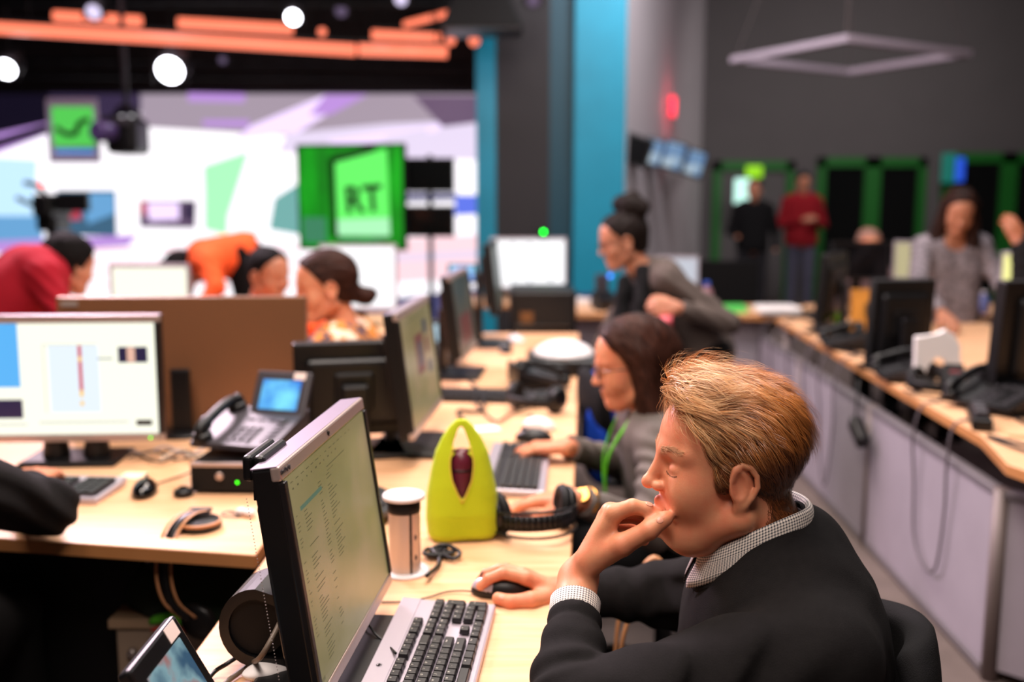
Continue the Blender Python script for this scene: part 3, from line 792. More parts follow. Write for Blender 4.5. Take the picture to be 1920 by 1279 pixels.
def keyboard(label, loc, yaw, detail=True, m=None, name='keyboard', group=None):
    """local x runs along the keys, local y to the back edge"""
    e = empty(name, loc, label, 'keyboard', yaw, group)
    L, D = .458, .168
    MB().box((0,-.002,.010), (L,D-.004,.016), RX(.035), bev=.004).build('body', m or M['silver'], e)
    MB().box((0,.064,.0195), (L*.995,.034,.004), RX(.05), bev=.0015).build('top_strip', m or M['silver'], e)
    MB().box((0,-.012,.0165), (L-.018,.108,.003), RX(.035)).build('key_well', M['greyp'] if not detail else (m or M['silver']), e)
    if not detail:
        for nm, cx, w_ in (('letter_keys', -.082, .275), ('arrow_keys', .095, .055), ('number_pad', .178, .074)):
            mb = MB(); nx = int(w_/.019)
            for r in range(6):
                for c in range(nx): mb.box((cx-w_/2+(c+.5)*w_/nx, -.058+r*.0195+(.004 if r == 5 else 0), .0215+.0007*r), (w_/nx*.86,.0160,.008), bev=.001, seg=1)
            mb.build(nm, M['key'], e)
        return e
    P = .0190; x0 = -.2185; rows = []
    def put(x, y, w, ch, d=.0168):
        o = bpy.data.objects.new('key', key_mesh(w-.0016, d, ch)); COL.objects.link(o); o.parent = e
        o.location = (x+w/2, y, .0185+.035*(y+.07)); o.rotation_euler = (.035,0,0)
    ys = [-.0655+P*k for k in range(5)]; yf = -.0655+P*5+.0045
    def run(x, y, spec):
        for ch, u in spec:
            if ch is not None: put(x, y, u*P, ch)
            x += u*P
    run(x0, ys[0], [('Ctrl',1.25),('',1.25),('Alt',1.25),('',6.25),('Alt',1.25),('',1.25),('',1.25),('Ctrl',1.25)])
    run(x0, ys[1], [('Shift',2.25)]+[(c,1) for c in 'ZXCVBNM,./']+[('Shift',2.75)])
    run(x0, ys[2], [('Caps',1.75)]+[(c,1) for c in "ASDFGHJKL;'"]+[('Enter',2.25)])
    run(x0, ys[3], [('Tab',1.5)]+[(c,1) for c in 'QWERTYUIOP[]']+[('\\',1.5)])
    run(x0, ys[4], [(c,1) for c in '`1234567890-=']+[('',2)])
    run(x0, yf, [('Esc',1),(None,1)]+[('F%d'%k,1) for k in range(1,5)]+[(None,.5)]+[('F%d'%k,1) for k in range(5,9)]+[(None,.5)]+[('F%d'%k,1) for k in range(9,13)])
    xa = x0+15.25*P
    for y, sp in ((ys[4],('Ins','Home','PgUp')),(ys[3],('Del','End','PgDn'))): run(xa, y, [(c,1) for c in sp])
    run(xa, ys[0], [('<',1),('v',1),('>',1)]); put(xa+P, ys[1], P, '^'); run(xa, yf, [('Prt',1),('Scr',1),('Brk',1)])
    xn = x0+18.5*P
    run(xn, ys[4], [(c,1) for c in ('Num','/','*','-')]); run(xn, ys[3], [(c,1) for c in '789']); run(xn, ys[2], [(c,1) for c in '456']); run(xn, ys[1], [(c,1) for c in '123']); run(xn, ys[0], [('0',2),('.',1)])
    put(xn+3*P, (ys[3]+ys[2])/2, P, '+', P*2-.0022); put(xn+3*P, (ys[1]+ys[0])/2, P, 'Ent', P*2-.0022)
    # maker's badge: a ring with two slanted letters
    b = MB()
    n = 28; z = .0225
    c = (-.03,.066)
    for k in range(n):
        a0, a1 = 2*PI*k/n, 2*PI*(k+1)/n
        b.quad(*[(c[0]+r*math.cos(a), c[1]+r*math.sin(a), z) for r, a in ((.0040,a0),(.0046,a0),(.0046,a1),(.0040,a1))])
    b.build('badge_ring', M['blackp'], e)
    sh = Matrix.Identity(4); sh[0][1] = .22
    letters('badge_letters', 'hp', .0072, Matrix.Translation((c[0],c[1]+.0004,z)) @ sh, M['blackp'], e)
    return e
def mouse(label, loc, yaw, m=None, top=None, name='computer_mouse', group=None, cat='mouse'):
    e = empty(name, loc, label, cat, yaw, group)
    f = lambda p: smax(ell(p, (0,0,.006), (.030,.056,.032)), .0015-p[2], .002)
    sdf('body', f, (-.04,-.07,-.01), (.04,.07,.045), .0025, m or M['blackp'], e)
    if top:
        g = lambda p: smax(smax(ell(p, (0,0,.0068), (.0298,.0560,.0325)), .012-p[2], .001), .012-p[1], .001)
        sdf('buttons', g, (-.04,-.02,-.01), (.04,.07,.05), .0022, top, e)
    MB().lathe([(.004,-.003),(.009,-.0025),(.009,.0025),(.004,.003)], (0,.030,.0335), 18, axis=(1,0,0)).build('scroll_wheel', M['greyp'], e)
    return e
M['phone_scr'] = screen_mat('blue phone display', (44,120,216), (120,214,246), 1.1, 14)
M['phone_lite'] = emit('pale phone display', (176,214,232), .8)
M['sticker'] = mat('pinkish white sticker', (236,214,208), .7)
M['faceplate'] = mat('slate faceplate', (36,33,40), .5)
def phone(label, loc, yaw, scr=None, flip=True, name='desk_phone', group=None, handset=True, scale=1., m=None):
    """local -y faces the user; receiver on the left"""
    e = empty(name, loc, label, 'phone', yaw, group); m = m or M['blackp']; tl = R(22)
    Mx = Matrix.Rotation(tl, 4, 'X')
    MB().prism([(-.10,.018),(.10,.012),(.10,.085),(-.10,.030)], -.115, .115, Matrix(((0,0,1,0),(1,0,0,0),(0,1,0,0),(0,0,0,1)))).build('base', m, e)
    top = lambda x, y, z=0: Vector((x, y*math.cos(R(15))-z*math.sin(R(15)), .047+y*math.sin(R(15))+z*math.cos(R(15))))
    rot = RX(R(15))
    MB().box(top(0,0,0), (.232,.205,.016), rot, bev=.006).build('faceplate', M['faceplate'], e)
    mb = MB()
    for r in range(4):
        for c in range(3): mb.box(top(-.015+c*.024, -.075+r*.021, .011), (.018,.014,.006), rot, bev=.002, seg=1)
    mb.build('keypad', M['blackp'], e)
    mb = MB()
    for r in range(5): mb.box(top(.085, -.075+r*.02, .011), (.026,.011,.005), rot, bev=.002, seg=1)
    for c in range(4): mb.box(top(-.015+c*.03, .035, .011), (.022,.010,.005), rot, bev=.002, seg=1)
    mb.lathe([(.016,0),(.016,.006),(.010,.008)], top(.075,.035,.008), 16, axis=rot @ Vector((0,0,1)))
    mb.build('function_keys', M['blackp'], e)
    if flip:
        r2 = RX(R(62)); c = top(.035,.118,.045)
        d = MB().box(c, (.160,.125,.018), r2, bev=.005).build('display_housing', m, e)
        MB().box(c+r2 @ Vector((0,-.004,.0095)), (.112,.082,.002), r2).build('display', scr or M['phone_scr'], d)
        MB().box(c+r2 @ Vector((.048,.050,.0098)), (.034,.020,.001), r2).build('sticker', M['sticker'], d)
    else:
        d = MB().box(top(.03,.072,.010), (.120,.055,.006), rot, bev=.002).build('display_housing', m, e)
        MB().box(top(.03,.072,.0138), (.095,.038,.002), rot).build('display', scr or M['scr_off'], d)
    if handset:
        hp = [top(-.088,-.088,.022), top(-.088,-.080,.036), top(-.088,-.045,.044), top(-.088,.02,.048), top(-.088,.065,.043), top(-.088,.092,.034), top(-.088,.102,.020)]
        h = MB().tube(smooth_path(hp, 5), [.019]*5+[.020]*5+[.0145]*15+[.020]*6, 14, flat=.8)
        h = h.build('receiver', M['blackp'], e)
        for y in (-.083, .090): MB().lathe([(.025,0),(.027,.008),(.020,.020)], top(-.088,y,.010), 18, axis=rot @ Vector((0,0,1))).build('earpiece', M['blackp'], h)
    if scale != 1: e.scale = (scale,)*3
    return e
def headphones(label, loc, yaw, band_m=None, cup_rot=None, flat=True, name='headphones', group=None, wires=True, lining=None):
    """lying on their side: band arc in the local xy plane, cups at its two ends"""
    e = empty(name, loc, label, 'headphones', yaw, group)
    r = .085; arc = [(r*math.cos(a), r*math.sin(a)*1.05, .035+.012*math.sin(a)) for a in [PI*.02+PI*.96*k/20 for k in range(21)]]
    mb = MB()
    if wires:
        for dz in (-.020, .020): 
            MB().tube([(x*1.10, y*1.12, max(.005,z+dz*(1+.4*abs(math.sin(PI*i/20))))) for i, (x,y,z) in enumerate(arc)], .0030, 8).build('wire_hoop', M['blackp'], e)
    b = MB()
    for i in range(len(arc)-1):
        p, q = Vector(arc[i]), Vector(arc[i+1]); 
        b.quad(p*1+Vector((0,0,-.016)), q+Vector((0,0,-.016)), q+Vector((0,0,.016)), p+Vector((0,0,.016)))
    o = b.build('headband', band_m or M['blackp'], e, smooth=True); s = o.modifiers.new('thickness','SOLIDIFY'); s.thickness = .005; s.offset = 0
    for sx in (-1, 1):
        ax = Vector((-sx,-.15,.12)).normalized(); c = Vector((sx*.082,-.012,.046))
        k = MB().lathe([(.010,-.020),(.034,-.018),(.044,-.008),(.045,.0)], c, 30, axis=ax).build('earcup', M['blackp'], e)
        MB().lathe([(.022,.000),(.045,.001),(.048,.009),(.044,.018),(.032,.020),(.023,.012)], c, 30, axis=ax).build('cushion', M['blackm'], k)
        MB().lathe([(.001,.002),(.024,.003)], c, 24, axis=ax).build('driver_cloth', lining or M['greyp'], k)
    return e
def office_chair(label, loc, yaw, seat_z=.47, back_h=.58, m=None, arms=True, back_w=.46, base=True, back_y=.23, curve=.05):
    """local -y is the front"""
    e = empty('office_chair', loc, label, 'chair', yaw); m = m or M['chair_fab']
    MB().box((0,0,seat_z), (.48,.46,.07), bev=.03, seg=3).build('seat', m, e)
    bm = MB(); n, k = 13, 15; G = []
    for i in range(k):
        v = i/(k-1); row = []
        hw = back_w/2*(1-.42*abs(2*v-1)**4) if v > .5 else back_w/2*(.80+.2*v*2)
        for j in range(n):
            u = 2*j/(n-1)-1
            row.append(bm.bm.verts.new((u*hw, back_y+curve*(1-u*u)+.03*math.sin(v*PI)-.10*v*v*.0+.06*v, seat_z+.10+back_h*v-.02*u*u*(v > .9))))
        G.append(row)
    for i in range(k-1):
        for j in range(n-1): bm.bm.faces.new((G[i][j], G[i][j+1], G[i+1][j+1], G[i+1][j]))
    o = bm.build('backrest', m, e, smooth=True); s = o.modifiers.new('thickness','SOLIDIFY'); s.thickness = .045; s.offset = 0
    s2 = o.modifiers.new('round','SUBSURF'); s2.levels = 1; s2.render_levels = 1
    MB().tube(smooth_path([(0,.10,seat_z-.05),(0,back_y+.07,seat_z-.02),(0,back_y+curve+.06,seat_z+.12),(0,back_y+curve+.055,seat_z+.26)]), .024, 10, flat=.6).build('back_spine', M['blackp'], e)
    if arms:
        for sx in (-1, 1):
            MB().tube(smooth_path([(sx*.20,.02,seat_z-.04),(sx*.285,.02,seat_z-.02),(sx*.30,.02,seat_z+.10),(sx*.295,.02,seat_z+.185)]), .018, 10).build('arm_post', M['blackp'], e)
            MB().box((sx*.295,.0,seat_z+.20), (.075,.25,.028), bev=.012, seg=3).build('armrest', M['blackp'], e)
    if base:
        MB().lathe([(.028,.10),(.028,.26),(.022,.26),(.022,seat_z-.03)], n=16).build('gas_lift', M['blackp'], e)
        for q in range(5):
            a = 2*PI*q/5+.3; MB().tube([(0,0,.12),(.15*math.cos(a),.15*math.sin(a),.10),(.29*math.cos(a),.29*math.sin(a),.065)], [.026,.022,.016], 8).build('foot', M['blackp'], e)
            MB().lathe([(.028,-.02),(.03,0),(.028,.02)], (.29*math.cos(a),.29*math.sin(a),.031), 14, axis=(-math.sin(a),math.cos(a),0)).build('castor', M['blackm'], e)
    return e
M['chair_fab'] = mat('black chair fabric', (15,14,16), .9, spec=.2, bump=.4, bscale=500)
def pc_box(label, loc, yaw, w, d, h, name='desktop_computer'):
    e = empty(name, loc, label, 'computer', yaw)
    MB().box((0,0,h/2+.006), (w,d,h), bev=.004).build('case', M['blackp'], e)
    MB().box((0,-d/2-.004,h/2+.006), (w,.012,h), bev=.003).build('front_panel', M['blackm'], e)
    MB().box((0,-d/2-.006,h+.003), (w,.012,.010), bev=.002).build('trim_strip', M['foil'], e)
    for sx in (-1, 1):
        MB().box((sx*w*.42,0,.003), (.02,d*.8,.008)).build('foot', M['blackm'], e)
    return e
# ================================================================ desks, partitions and what stands on them
DZ = .73
TOP = .0005
ux, uy = .0728, .99735   # direction of the near desk row
def adesk(x, y): return Vector((x, y, DZ))
def slab(name, pts, z, t, label, cat='desk', legs=(), group=None):
    c = Vector((sum(p[0] for p in pts)/len(pts), sum(p[1] for p in pts)/len(pts), 0))
    e = empty(name, c, label, cat, group=group)
    q = [(p[0]-c.x, p[1]-c.y) for p in pts]
    MB().prism(q, z-t+.0012, z, bev=.0015).build('worktop', M['desk'], e)
    n = len(q); mb = MB()
    for k in range(n):
        a, b = Vector((*q[k], 0)), Vector((*q[(k+1)%n], 0)); d = (b-a).normalized(); nn_ = Vector((d.y,-d.x,0))
        mb.box((a+b)/2+nn_*.001+Vector((0,0,z-t/2)), ((b-a).length,.002,t-.003), Matrix((d, nn_, Vector((0,0,1)))).transposed())
    mb.build('edge_band', M['desk_edge'], e)
    for (x, y) in legs: MB().cyl((x-c.x,y-c.y,0), (x-c.x,y-c.y,z-t), .028, n=16).build('leg', M['post'], e)
    return e
xr = lambda y: -.024+.0735*y
slab('desk', [(-.52,.85), (xr(.85),.85), (xr(3.55),3.55), (-.46,3.55)], DZ, .030, 'nearest beech desk, holding the silver keyboard and the lime green bag', legs=[(-.44,.95),(-.02,.95),(-.40,3.45),(.16,3.45)])
slab('desk', [(-.46,3.553), (xr(3.553),3.553), (.357,5.29), (-.46,5.29)], DZ, .030, 'beech desk farther along the row, with the white topped pad at its edge', legs=[(-.40,3.65),(-.40,5.15),(.27,5.15)])
slab('desk', [(-2.1,2.225), (-.944,2.020), (-.524,1.945), (-.524,3.5), (-2.1,3.5)], DZ, .030, 'beech desk on the left with headphones hanging off its front edge', legs=[(-1.9,2.4),(-.60,3.35),(-1.9,3.35)])
MB().box((-1.18,2.28,.36), (.62,.03,.66), RZ(-.1)).build('side_panel', M['blackm'], None, 'black support panel under the left beech desk', 'desk panel', recenter=True)
MB().box((-.76,3.1,.36), (.9,.03,.66)).build('modesty_panel', M['panel'], None, 'lilac grey panel hanging under the back of the left desk', 'desk panel', recenter=True)
# cabinet under the left desk
cb = empty('pedestal_cabinet', (-.51,2.42,0), 'brown grey pedestal cabinet under the left desk with a dark cloth on top', 'cabinet')
MB().box((0,0,.245), (.80,.50,.47), bev=.003).build('carcass', M['drawer'], cb); MB().box((0,-.005,.488), (.82,.53,.022), bev=.003).build('top', mat('cabinet top', (170,142,114), .5), cb)
for k, (x, w) in enumerate(((-.20,.385),(.20,.385))):
    d_ = MB().box((x,-.256,.25), (w,.014,.44), bev=.002).build('door', M['drawer'], cb)
    MB().lathe([(.011,0),(.011,.012),(.006,.016)], (x-w/2+.035,-.264,.42), 16, axis=(0,-1,0)).build('lock', M['steel'], d_)
# cloth heap on the cabinet: dark green with bright green and red hem
M['cloth_g'] = mat('dark green cloth', (22,34,20), .9, bump=.3); M['cloth_lg'] = mat('bright green cloth', (70,150,20), .9); M['cloth_r'] = mat('red cloth hem', (190,40,28), .9)
J = lambda p: smax(ell(p, (-.56,2.32,.52), (.36,.24,.13))+.012*np.sin(p[0]*26+2*p[1]*9)+.010*wob(p, 20, 2.), .5005-p[2], .004)
jk = sdf('folded_jacket', J, (-1.0,2.0,.49), (-.1,2.65,.70), .008, M['cloth_g']); tag(jk, 'dark jacket with green and red hem heaped on the cabinet under the desk', 'jacket')
def hem(name, y, z, m, r):
    pts = [(x, y-.18*math.cos((x+.56)*3.)*.9+.0, z+.008*math.sin(x*40)) for x in [-.80+.4*k/10 for k in range(11)]]
    o = MB().tube(smooth_path(pts, 3), r, 8, flat=.5).build(name, m); o.parent = jk
hem('green_lining', 2.235, .520, M['cloth_lg'], .020); hem('red_hem', 2.222, .503, M['cloth_r'], .007)
# ---------------- nearest monitor
def txt_ui():
    r = random.Random(5); U = []
    for k in range(14): U.append((.04+k*.055, .030, .04+k*.055+r.uniform(.01,.035), .034, 1))
    for k in range(11): U.append((.05+k*.05, .060, .05+k*.05+r.uniform(.006,.02), .068, 1))
    U.append((.09,.165,.33,.185,2)); U.append((.42,.105,.66,.109,1)); U.append((.42,.125,.50,.128,1))
    for col, w, n, y0 in ((.04,.03,34,.15),(.12,.10,44,.20),(.30,.05,40,.14),(.40,.11,24,.14)):
        for k in range(n):
            if r.random() < .22: continue
            y = y0+k*.0185
            if y > .93: break
            U.append((col, y, col+w*r.uniform(.3,1), y+.0042, 1))
    for k in range(9): U.append((.02+.004*k, .955, .022+.004*k, .955+r.uniform(.01,.03), 1))
    return U
mdir = math.atan2(.499,.0445)
mon1, T1 = monitor('large silver topped monitor in the foreground, seen from its side', (-.256,1.453,DZ+TOP), mdir, .447, .332, .214, R(8.0), .058, 'hp', M['scr_olive'], txt_ui(), (M['ui_dk'], M['ui_teal']), 'big')
def on_mon(e, T, name, mb, m): bmesh.ops.transform(mb.bm, matrix=T, verts=mb.bm.verts); return mb.build(name, m, e)
FR = Matrix.Rotation(PI/2, 4, 'X')
letters('badge_letters', 'hp', .0105, T1 @ Matrix.Translation((0,-.0035,.159)) @ FR, M['blackp'], mon1)
letters('trim_lettering', 'EliteDisplay', .0085, T1 @ Matrix.Translation((-.205,-.0035,.159)) @ FR, M['greyp'], mon1)
mb = MB()
for k in range(60):
    mb.ball((-.222+.004*0, .048, .13-.0045*k), .0009, n=6)
on_mon(mon1, T1, 'vent_dots', mb, M['steel'])
# clip-on speaker bar behind its top edge
e = empty('webcam', (0,0,0), 'black rounded bar clipped behind the top of the nearest monitor', 'webcam'); e.location = Vector((-.256,1.453,DZ+TOP)) + Matrix.Rotation(mdir, 3, 'Z') @ Vector((-.140,.060,.366)); e.rotation_euler = (0,0,mdir)
MB().box((0,0,0), (.10,.016,.036), bev=.007, seg=3).build('front_shell', M['blackp'], e); MB().box((0,.016,0), (.10,.014,.036), bev=.006, seg=3).build('rear_shell', M['blackp'], e); MB().box((0,.01,-.03), (.05,.014,.04)).build('clip', M['blackp'], e)
# ---------------- keyboard, mouse, power column, bag, headphones, handset
keyboard('silver keyboard with black keys in the foreground, its corner below the mouse', (-.132,1.440,DZ+TOP), R(90-5), True)
ms = mouse('black and silver mouse under the hand of the man in the sweater', (-.020,1.742,DZ+TOP), R(84), None, M['silver'])
mouse_c = [onz(893,1110,.738), onz(868,1108,.736), onz(838,1110,.735), onz(800,1121,.734), onz(760,1128,.733), onz(712,1129,.733), onz(690,1126,.733)]
cable('mouse_cable', mouse_c, .0016, M['blackp'], 'thin black mouse cable running left over the desk from the silver mouse')
cable('keyboard_cable', [onz(742,1225,.757), onz(722,1205,.745), onz(705,1190,.750), onz(690,1172,.76), onz(665,1160,.75)], .0020, M['blackp'], 'black cable dipping from the monitor to the silver keyboard')
hx, hy = -.196, 1.852
hb = empty('power_column', (hx,hy,DZ+TOP), 'white and silver pop up power column with a round cap', 'power socket')
MB().lathe([(.040,0),(.0475,.0),(.0475,.004),(.040,.005)], n=44).build('desk_ring', M['white'], hb)
MB().lathe([(.0005,.0022),(.040,.0024)], n=36).build('opening', M['blackm'], hb)
mbx = MB(); n = 40; rr = []
for k in range(n+1): a = R(110)+R(250)*k/n; rr.append((.030*math.cos(a), .030*math.sin(a)))
mbx.prism(rr, .003, .125); mbx.build('column', mat('satin column', (214,190,172), .35, metal=.25), hb)
MB().box((.014,-.006,.064), (.020,.040,.122), RZ(R(-22)), bev=.002).build('socket_strip', M['blackm'], hb)
for z in (.035,.075): MB().lathe([(.011,0),(.011,.002),(.004,.003)], (.0245,-.0105,z), 16, axis=(.93,-.37,0)).build('socket', M['greyp'], hb)
MB().lathe([(.031,.122),(.032,.128),(.032,.142),(.028,.146)], n=36).build('collar', M['blackm'], hb)
MB().lathe([(.030,.146),(.0400,.148),(.0412,.152),(.0395,.156),(.0005,.1568)], n=44).build('cap', M['white'], hb)
hb.location = (hx-.012, hy-.0, DZ+TOP)
coil = [(hx+.03+.025*k/10+.018*math.cos(k*1.9), hy+.07+.012*k/10+.020*math.sin(k*1.9), DZ+.010+.004*math.sin(k)) for k in range(16)]
coil += [onz(808,1030,.745), onz(835,1022,.75), onz(862,1036,.745), onz(850,1048,.738), onz(826,1040,.74), onz(822,1060,.735), onz(800,1080,.745)]
cable('power_cable', coil, .0042, M['blackp'], 'thick black cable coiled between the power column and the green bag')
# lime neoprene bag with a maroon bottle
M['lime'] = mat('lime neoprene', (186,204,20), .75, spec=.25, bump=.35, bscale=700, sheen=.15); M['lime_e'] = mat('yellow piping', (222,196,70), .7)
M['maroon'] = mat('maroon bottle', (92,22,44), .35)
def bag_shape(p):
    x, y, z = p
    hw = np.interp(z, [0,.015,.05,.10,.15,.19,.22,.245,.262], [.062,.072,.0760,.0740,.0660,.0560,.0420,.0240,.006])
    th = np.interp(z, [0,.015,.06,.12,.18,.22,.262], [.036,.044,.044,.036,.024,.014,.006])
    r = ((np.abs(x)/hw)**2.6+(np.abs(y)/th)**2.6+1e-9)**(1/2.6)
    d = (r-1)*np.minimum(hw, th)*.8
    d = smax(d, -z+.001, .006); d = smax(d, z-.258, .003)
    d = d+.0025*np.sin(x*46+1)*np.clip(1-z/.14, 0, 1)
    sh = np.abs(d+.0026)-.0024
    g = np.interp(z, [.085,.105,.135,.165,.178], [-.006,.009,.0215,.0250,.0240]); k1 = np.abs(x)-g
    hole = np.maximum(np.maximum(k1, .085-z), z-.205)+np.clip(z-.178,0,1)*1.0
    hole = np.maximum(hole, y+.004)
    up = np.maximum(np.abs(x+.001)-np.interp(z, [.196,.21,.240,.248], [.018,.017,.006,-.004]), .190-z)
    return smax(smax(sh, -hole, .0012), -up, .0012)
by = onz(866,1012,DZ); by = Vector((by.x, 2.05, DZ+TOP))
bg = sdf('tote_bag', bag_shape, (-.085,-.056,-.004), (.085,.056,.27), .0018, M['lime']); bg.location = by; bg.rotation_euler = (0,0,R(4))
tag(bg, 'lime green neoprene carrier bag with a maroon bottle inside', 'bag')
pts = []
for z in np.linspace(.087,.205,14):
    g = float(np.interp(z, [.085,.105,.135,.165,.178,.205], [-.001,.009,.0215,.0250,.0240,.018])); th = float(np.interp(z, [0,.015,.06,.12,.18,.22,.262], [.036,.044,.044,.036,.024,.014,.006]))
    pts.append((g, -th*.985, z))
MB().tube([(-x, y, z) for x, y, z in pts[::-1]]+pts, .0016, 8).build('piping', M['lime_e'], bg)
bt = empty('bottle', by+Vector((0,.0,.004)), 'maroon bottle standing inside the lime green bag', 'bottle')
MB().lathe([(.022,0),(.0265,.004),(.0270,.10),(.0270,.160),(.024,.180),(.014,.188),(.0005,.190)], n=28).build('body', M['maroon'], bt)
MB().lathe([(.0272,.145),(.0276,.147),(.0272,.150)], n=28).build('lid_seam', M['blackp'], bt)
headphones('black wire hoop headphones lying on the desk right of the lime green bag', (.045,2.085,DZ+TOP), R(200))
# black desk handset between the monitors
phone('black desk phone half hidden behind the power column', (-.375,2.16,DZ+TOP), R(70), flip=False, scr=M['phone_lite'])
# foreground phone, lower left corner
fp = phone('black phone with a lit display and a pale label in the bottom left foreground', (-.318,1.125,DZ+TOP), R(90), scr=screen_mat('map display', (60,100,130), (196,84,60), .6, 16, (150,190,200)), handset=True)
# folder under the nearest monitor and folded tissue
MB().box((-.165,1.46,DZ+TOP+.003), (.16,.26,.005), RZ(-.07), bev=.002).build('desk_mat', M['blackg'], None, 'glossy black mat lying between the nearest monitor and its keyboard', 'mat', recenter=True)
T = lambda p: ell(p, (0,0,.010), (.055,.022,.012))+.003*wob(p, 90, 1.)
tis = sdf('crumpled_tissue', T, (-.07,-.035,-.006), (.07,.035,.03), .002, M['paper']); tag(tis, 'crumpled white tissue at the foot of the nearest monitor', 'tissue'); tis.location = onz(520,1268,DZ)+Vector((0,0,.004)); tis.rotation_euler = (0,0,.5)
cable('monitor_cable', [Vector((-.33,1.52,.86)), onz(500,1215,.80), onz(470,1245,.745), onz(430,1275,.736), onz(395,1310,.736)], .0042, mat('grey cable', (112,98,86), .5), 'grey cable falling from behind the nearest monitor onto the desk')
cable('coiled_cable', [onz(455,1225,.76), onz(425,1245,.752), onz(400,1262,.74), onz(372,1300,.738)], .0035, M['blackp'], 'black cord beside the lit foreground phone')
# ---------------- second station
m2, T2 = monitor('silver topped monitor with a news page, left of the lime green bag', (-.262,2.83,DZ+TOP), math.atan2(.499,.040), .510, .338, .250, R(7), .058, 'hp', M['scr_olive'],
    [(.36,.22,.62,.60,1),(.44,.30,.56,.52,2),(.66,.12,.80,.26,2),(.70,.30,.80,.46,1),(.70,.54,.84,.66,2),(.10,.05,.85,.058,3)]+[(.1,.1+.05*k,.3,.104+.05*k,3) for k in range(14)], (M['ui_mar'], M['ui_stl'], M['ui_dk']))
keyboard('silver keyboard beside the hands of the woman in glasses', (.012,2.565,DZ+TOP), R(86), False)
mouse('black mouse under the far hand of the woman in glasses', (.065,2.905,DZ+TOP), R(80))
mouse('white mouse lying just beyond the black one', (.085,3.06,DZ+TOP), R(60), M['white'])
MB().box(onz(905,805,DZ+.003), (.10,.07,.004), RZ(.3)).build('notepad', M['paper'], None, 'small white notepad on the desk behind the lime green bag', 'paper', recenter=True)
# third and fourth monitors down the row
m3, T3 = monitor('dim screened monitor third along the desk row', (-.195,4.02,DZ+TOP), math.atan2(.499,.045), .510, .338, .255, R(7), .058, 'hp', M['scr_dim'], [(.2,.5,.8,.9,1)], (M['ui_mar'],))
m4, T4 = monitor('black sided monitor just beyond the dim one', (-.075,4.86,DZ+TOP), math.atan2(.499,.02), .53, .33, .34, R(6), .055, 'black', M['scr_dim'])
keyboard('dark keyboard lying crosswise before the dim monitor', (-.06,3.53,DZ+TOP), R(-8), False, M['blackp'])
phone('desk phone with a light grey keypad strip on the middle of the row', (.10,3.78,DZ+TOP), R(100), flip=False, scr=M['white'])
headphones('black headset in front of the phone with the grey strip', (.075,3.32,DZ+TOP), R(150), wires=False)
phone('black desk phone with two pale lights between the second and third monitors', (-.36,4.3,DZ+TOP), R(12), scr=M['phone_lite'])
phone('black desk phone with a bright blue display before the video wall', (-.24,5.0,DZ+.16), R(8), scr=M['phone_scr']) if False else None
e = empty('phone_stand_display', (-.275,5.1,DZ+TOP), 'black desk phone whose blue display glows beside the narrow teal strip', 'phone')
MB().prism([(-.09,0),(.09,0),(.09,.10),(-.09,.03)], -.10, .10, Matrix(((0,0,1,0),(1,0,0,0),(0,1,0,0),(0,0,0,1)))).build('base', M['blackp'], e)
MB().box((0,.05,.20), (.075,.03,.22), RX(-.15), bev=.01).build('arm', M['blackp'], e)
q = MB().box((.02,.0,.335), (.15,.02,.10), RX(-.3), bev=.006).build('display_housing', M['blackp'], e); MB().box((.02,-.012,.338), (.12,.003,.078), RX(-.3)).build('display', M['phone_scr'], q)
# white topped black pad
e = empty('document_holder', (.215,4.12,DZ+TOP), 'white topped black office machine at the desk edge by the woman in glasses', 'office machine')
W_ = lambda p: smax(ell(p, (0,0,.055), (.135,.15,.075)), .070-p[2], .01)
sdf('cover', W_, (-.15,-.17,.05), (.15,.17,.14), .006, M['white'], e)
MB().box((0,0,.036), (.30,.30,.070), bev=.018, seg=3).build('body', M['blackp'], e)
mouse('white mouse near the far end of the desk row', (.02,4.95,DZ+TOP), R(40), M['white'])
mouse('pale trackball in a dark cradle near the end of the row', (-.03,4.62,DZ+TOP), R(10), M['blackp'], M['white'])
cable('headset_cable', [onz(1005,760,.74), onz(960,775,.74), onz(930,790,.74), onz(900,765,.742), onz(880,740,.745), onz(850,745,.74)], .004, M['blackp'], 'thick dark cable winding over the desk by the second monitor')
cable('coiled_cable', [onz(880,715,.76), onz(905,740,.75), onz(900,770,.74), onz(860,770,.74), onz(870,790,.736)], .006, M['blackp'], 'black coiled phone cord beyond the second monitor')
# black unit with the white monitor above, end of row
e = empty('office_printer', (.17,5.62,.0), 'black office printer under the white spreadsheet monitor', 'printer')
MB().box((0,0,.66), (.37,.40,.58), bev=.02).build('body', M['blackp'], e); MB().box((0,-.205,.70), (.30,.015,.12), bev=.004).build('paper_tray', M['blackg'], e); MB().box((0,0,.185), (.40,.42,.37), bev=.01).build('cabinet', M['blackm'], e)
MB().box((-.09,-.204,.80), (.07,.01,.06)).build('sticker', mat('amber sticker', (120,76,34), .6), e)
cols_ = []
for x in (.265,.505):
    for y in (.06,.30,.36,.66,.84): cols_.append((x,y,x+.035,y+.08,1))
cols_.append((.78,.78,.83,.88,1))
slab('desk', [(-.35,6.75), (.52,6.75), (.52,7.4), (-.35,7.4)], DZ, .03, 'small desk at the foot of the columns carrying the white spreadsheet monitor', legs=[(-.28,6.82),(.45,6.82),(.45,7.3),(-.28,7.3)])
monitor('white spreadsheet monitor in front of the columns', (.115,7.02,DZ+TOP), R(0), .535, .36, .260, R(2), .05, 'silver', M['scr_w'], cols_, (M['ui_grey'],), 'foot')
c = at(1019,435,6.6); e = empty('router', c, 'small black box on the charcoal column with a round green light', 'router')
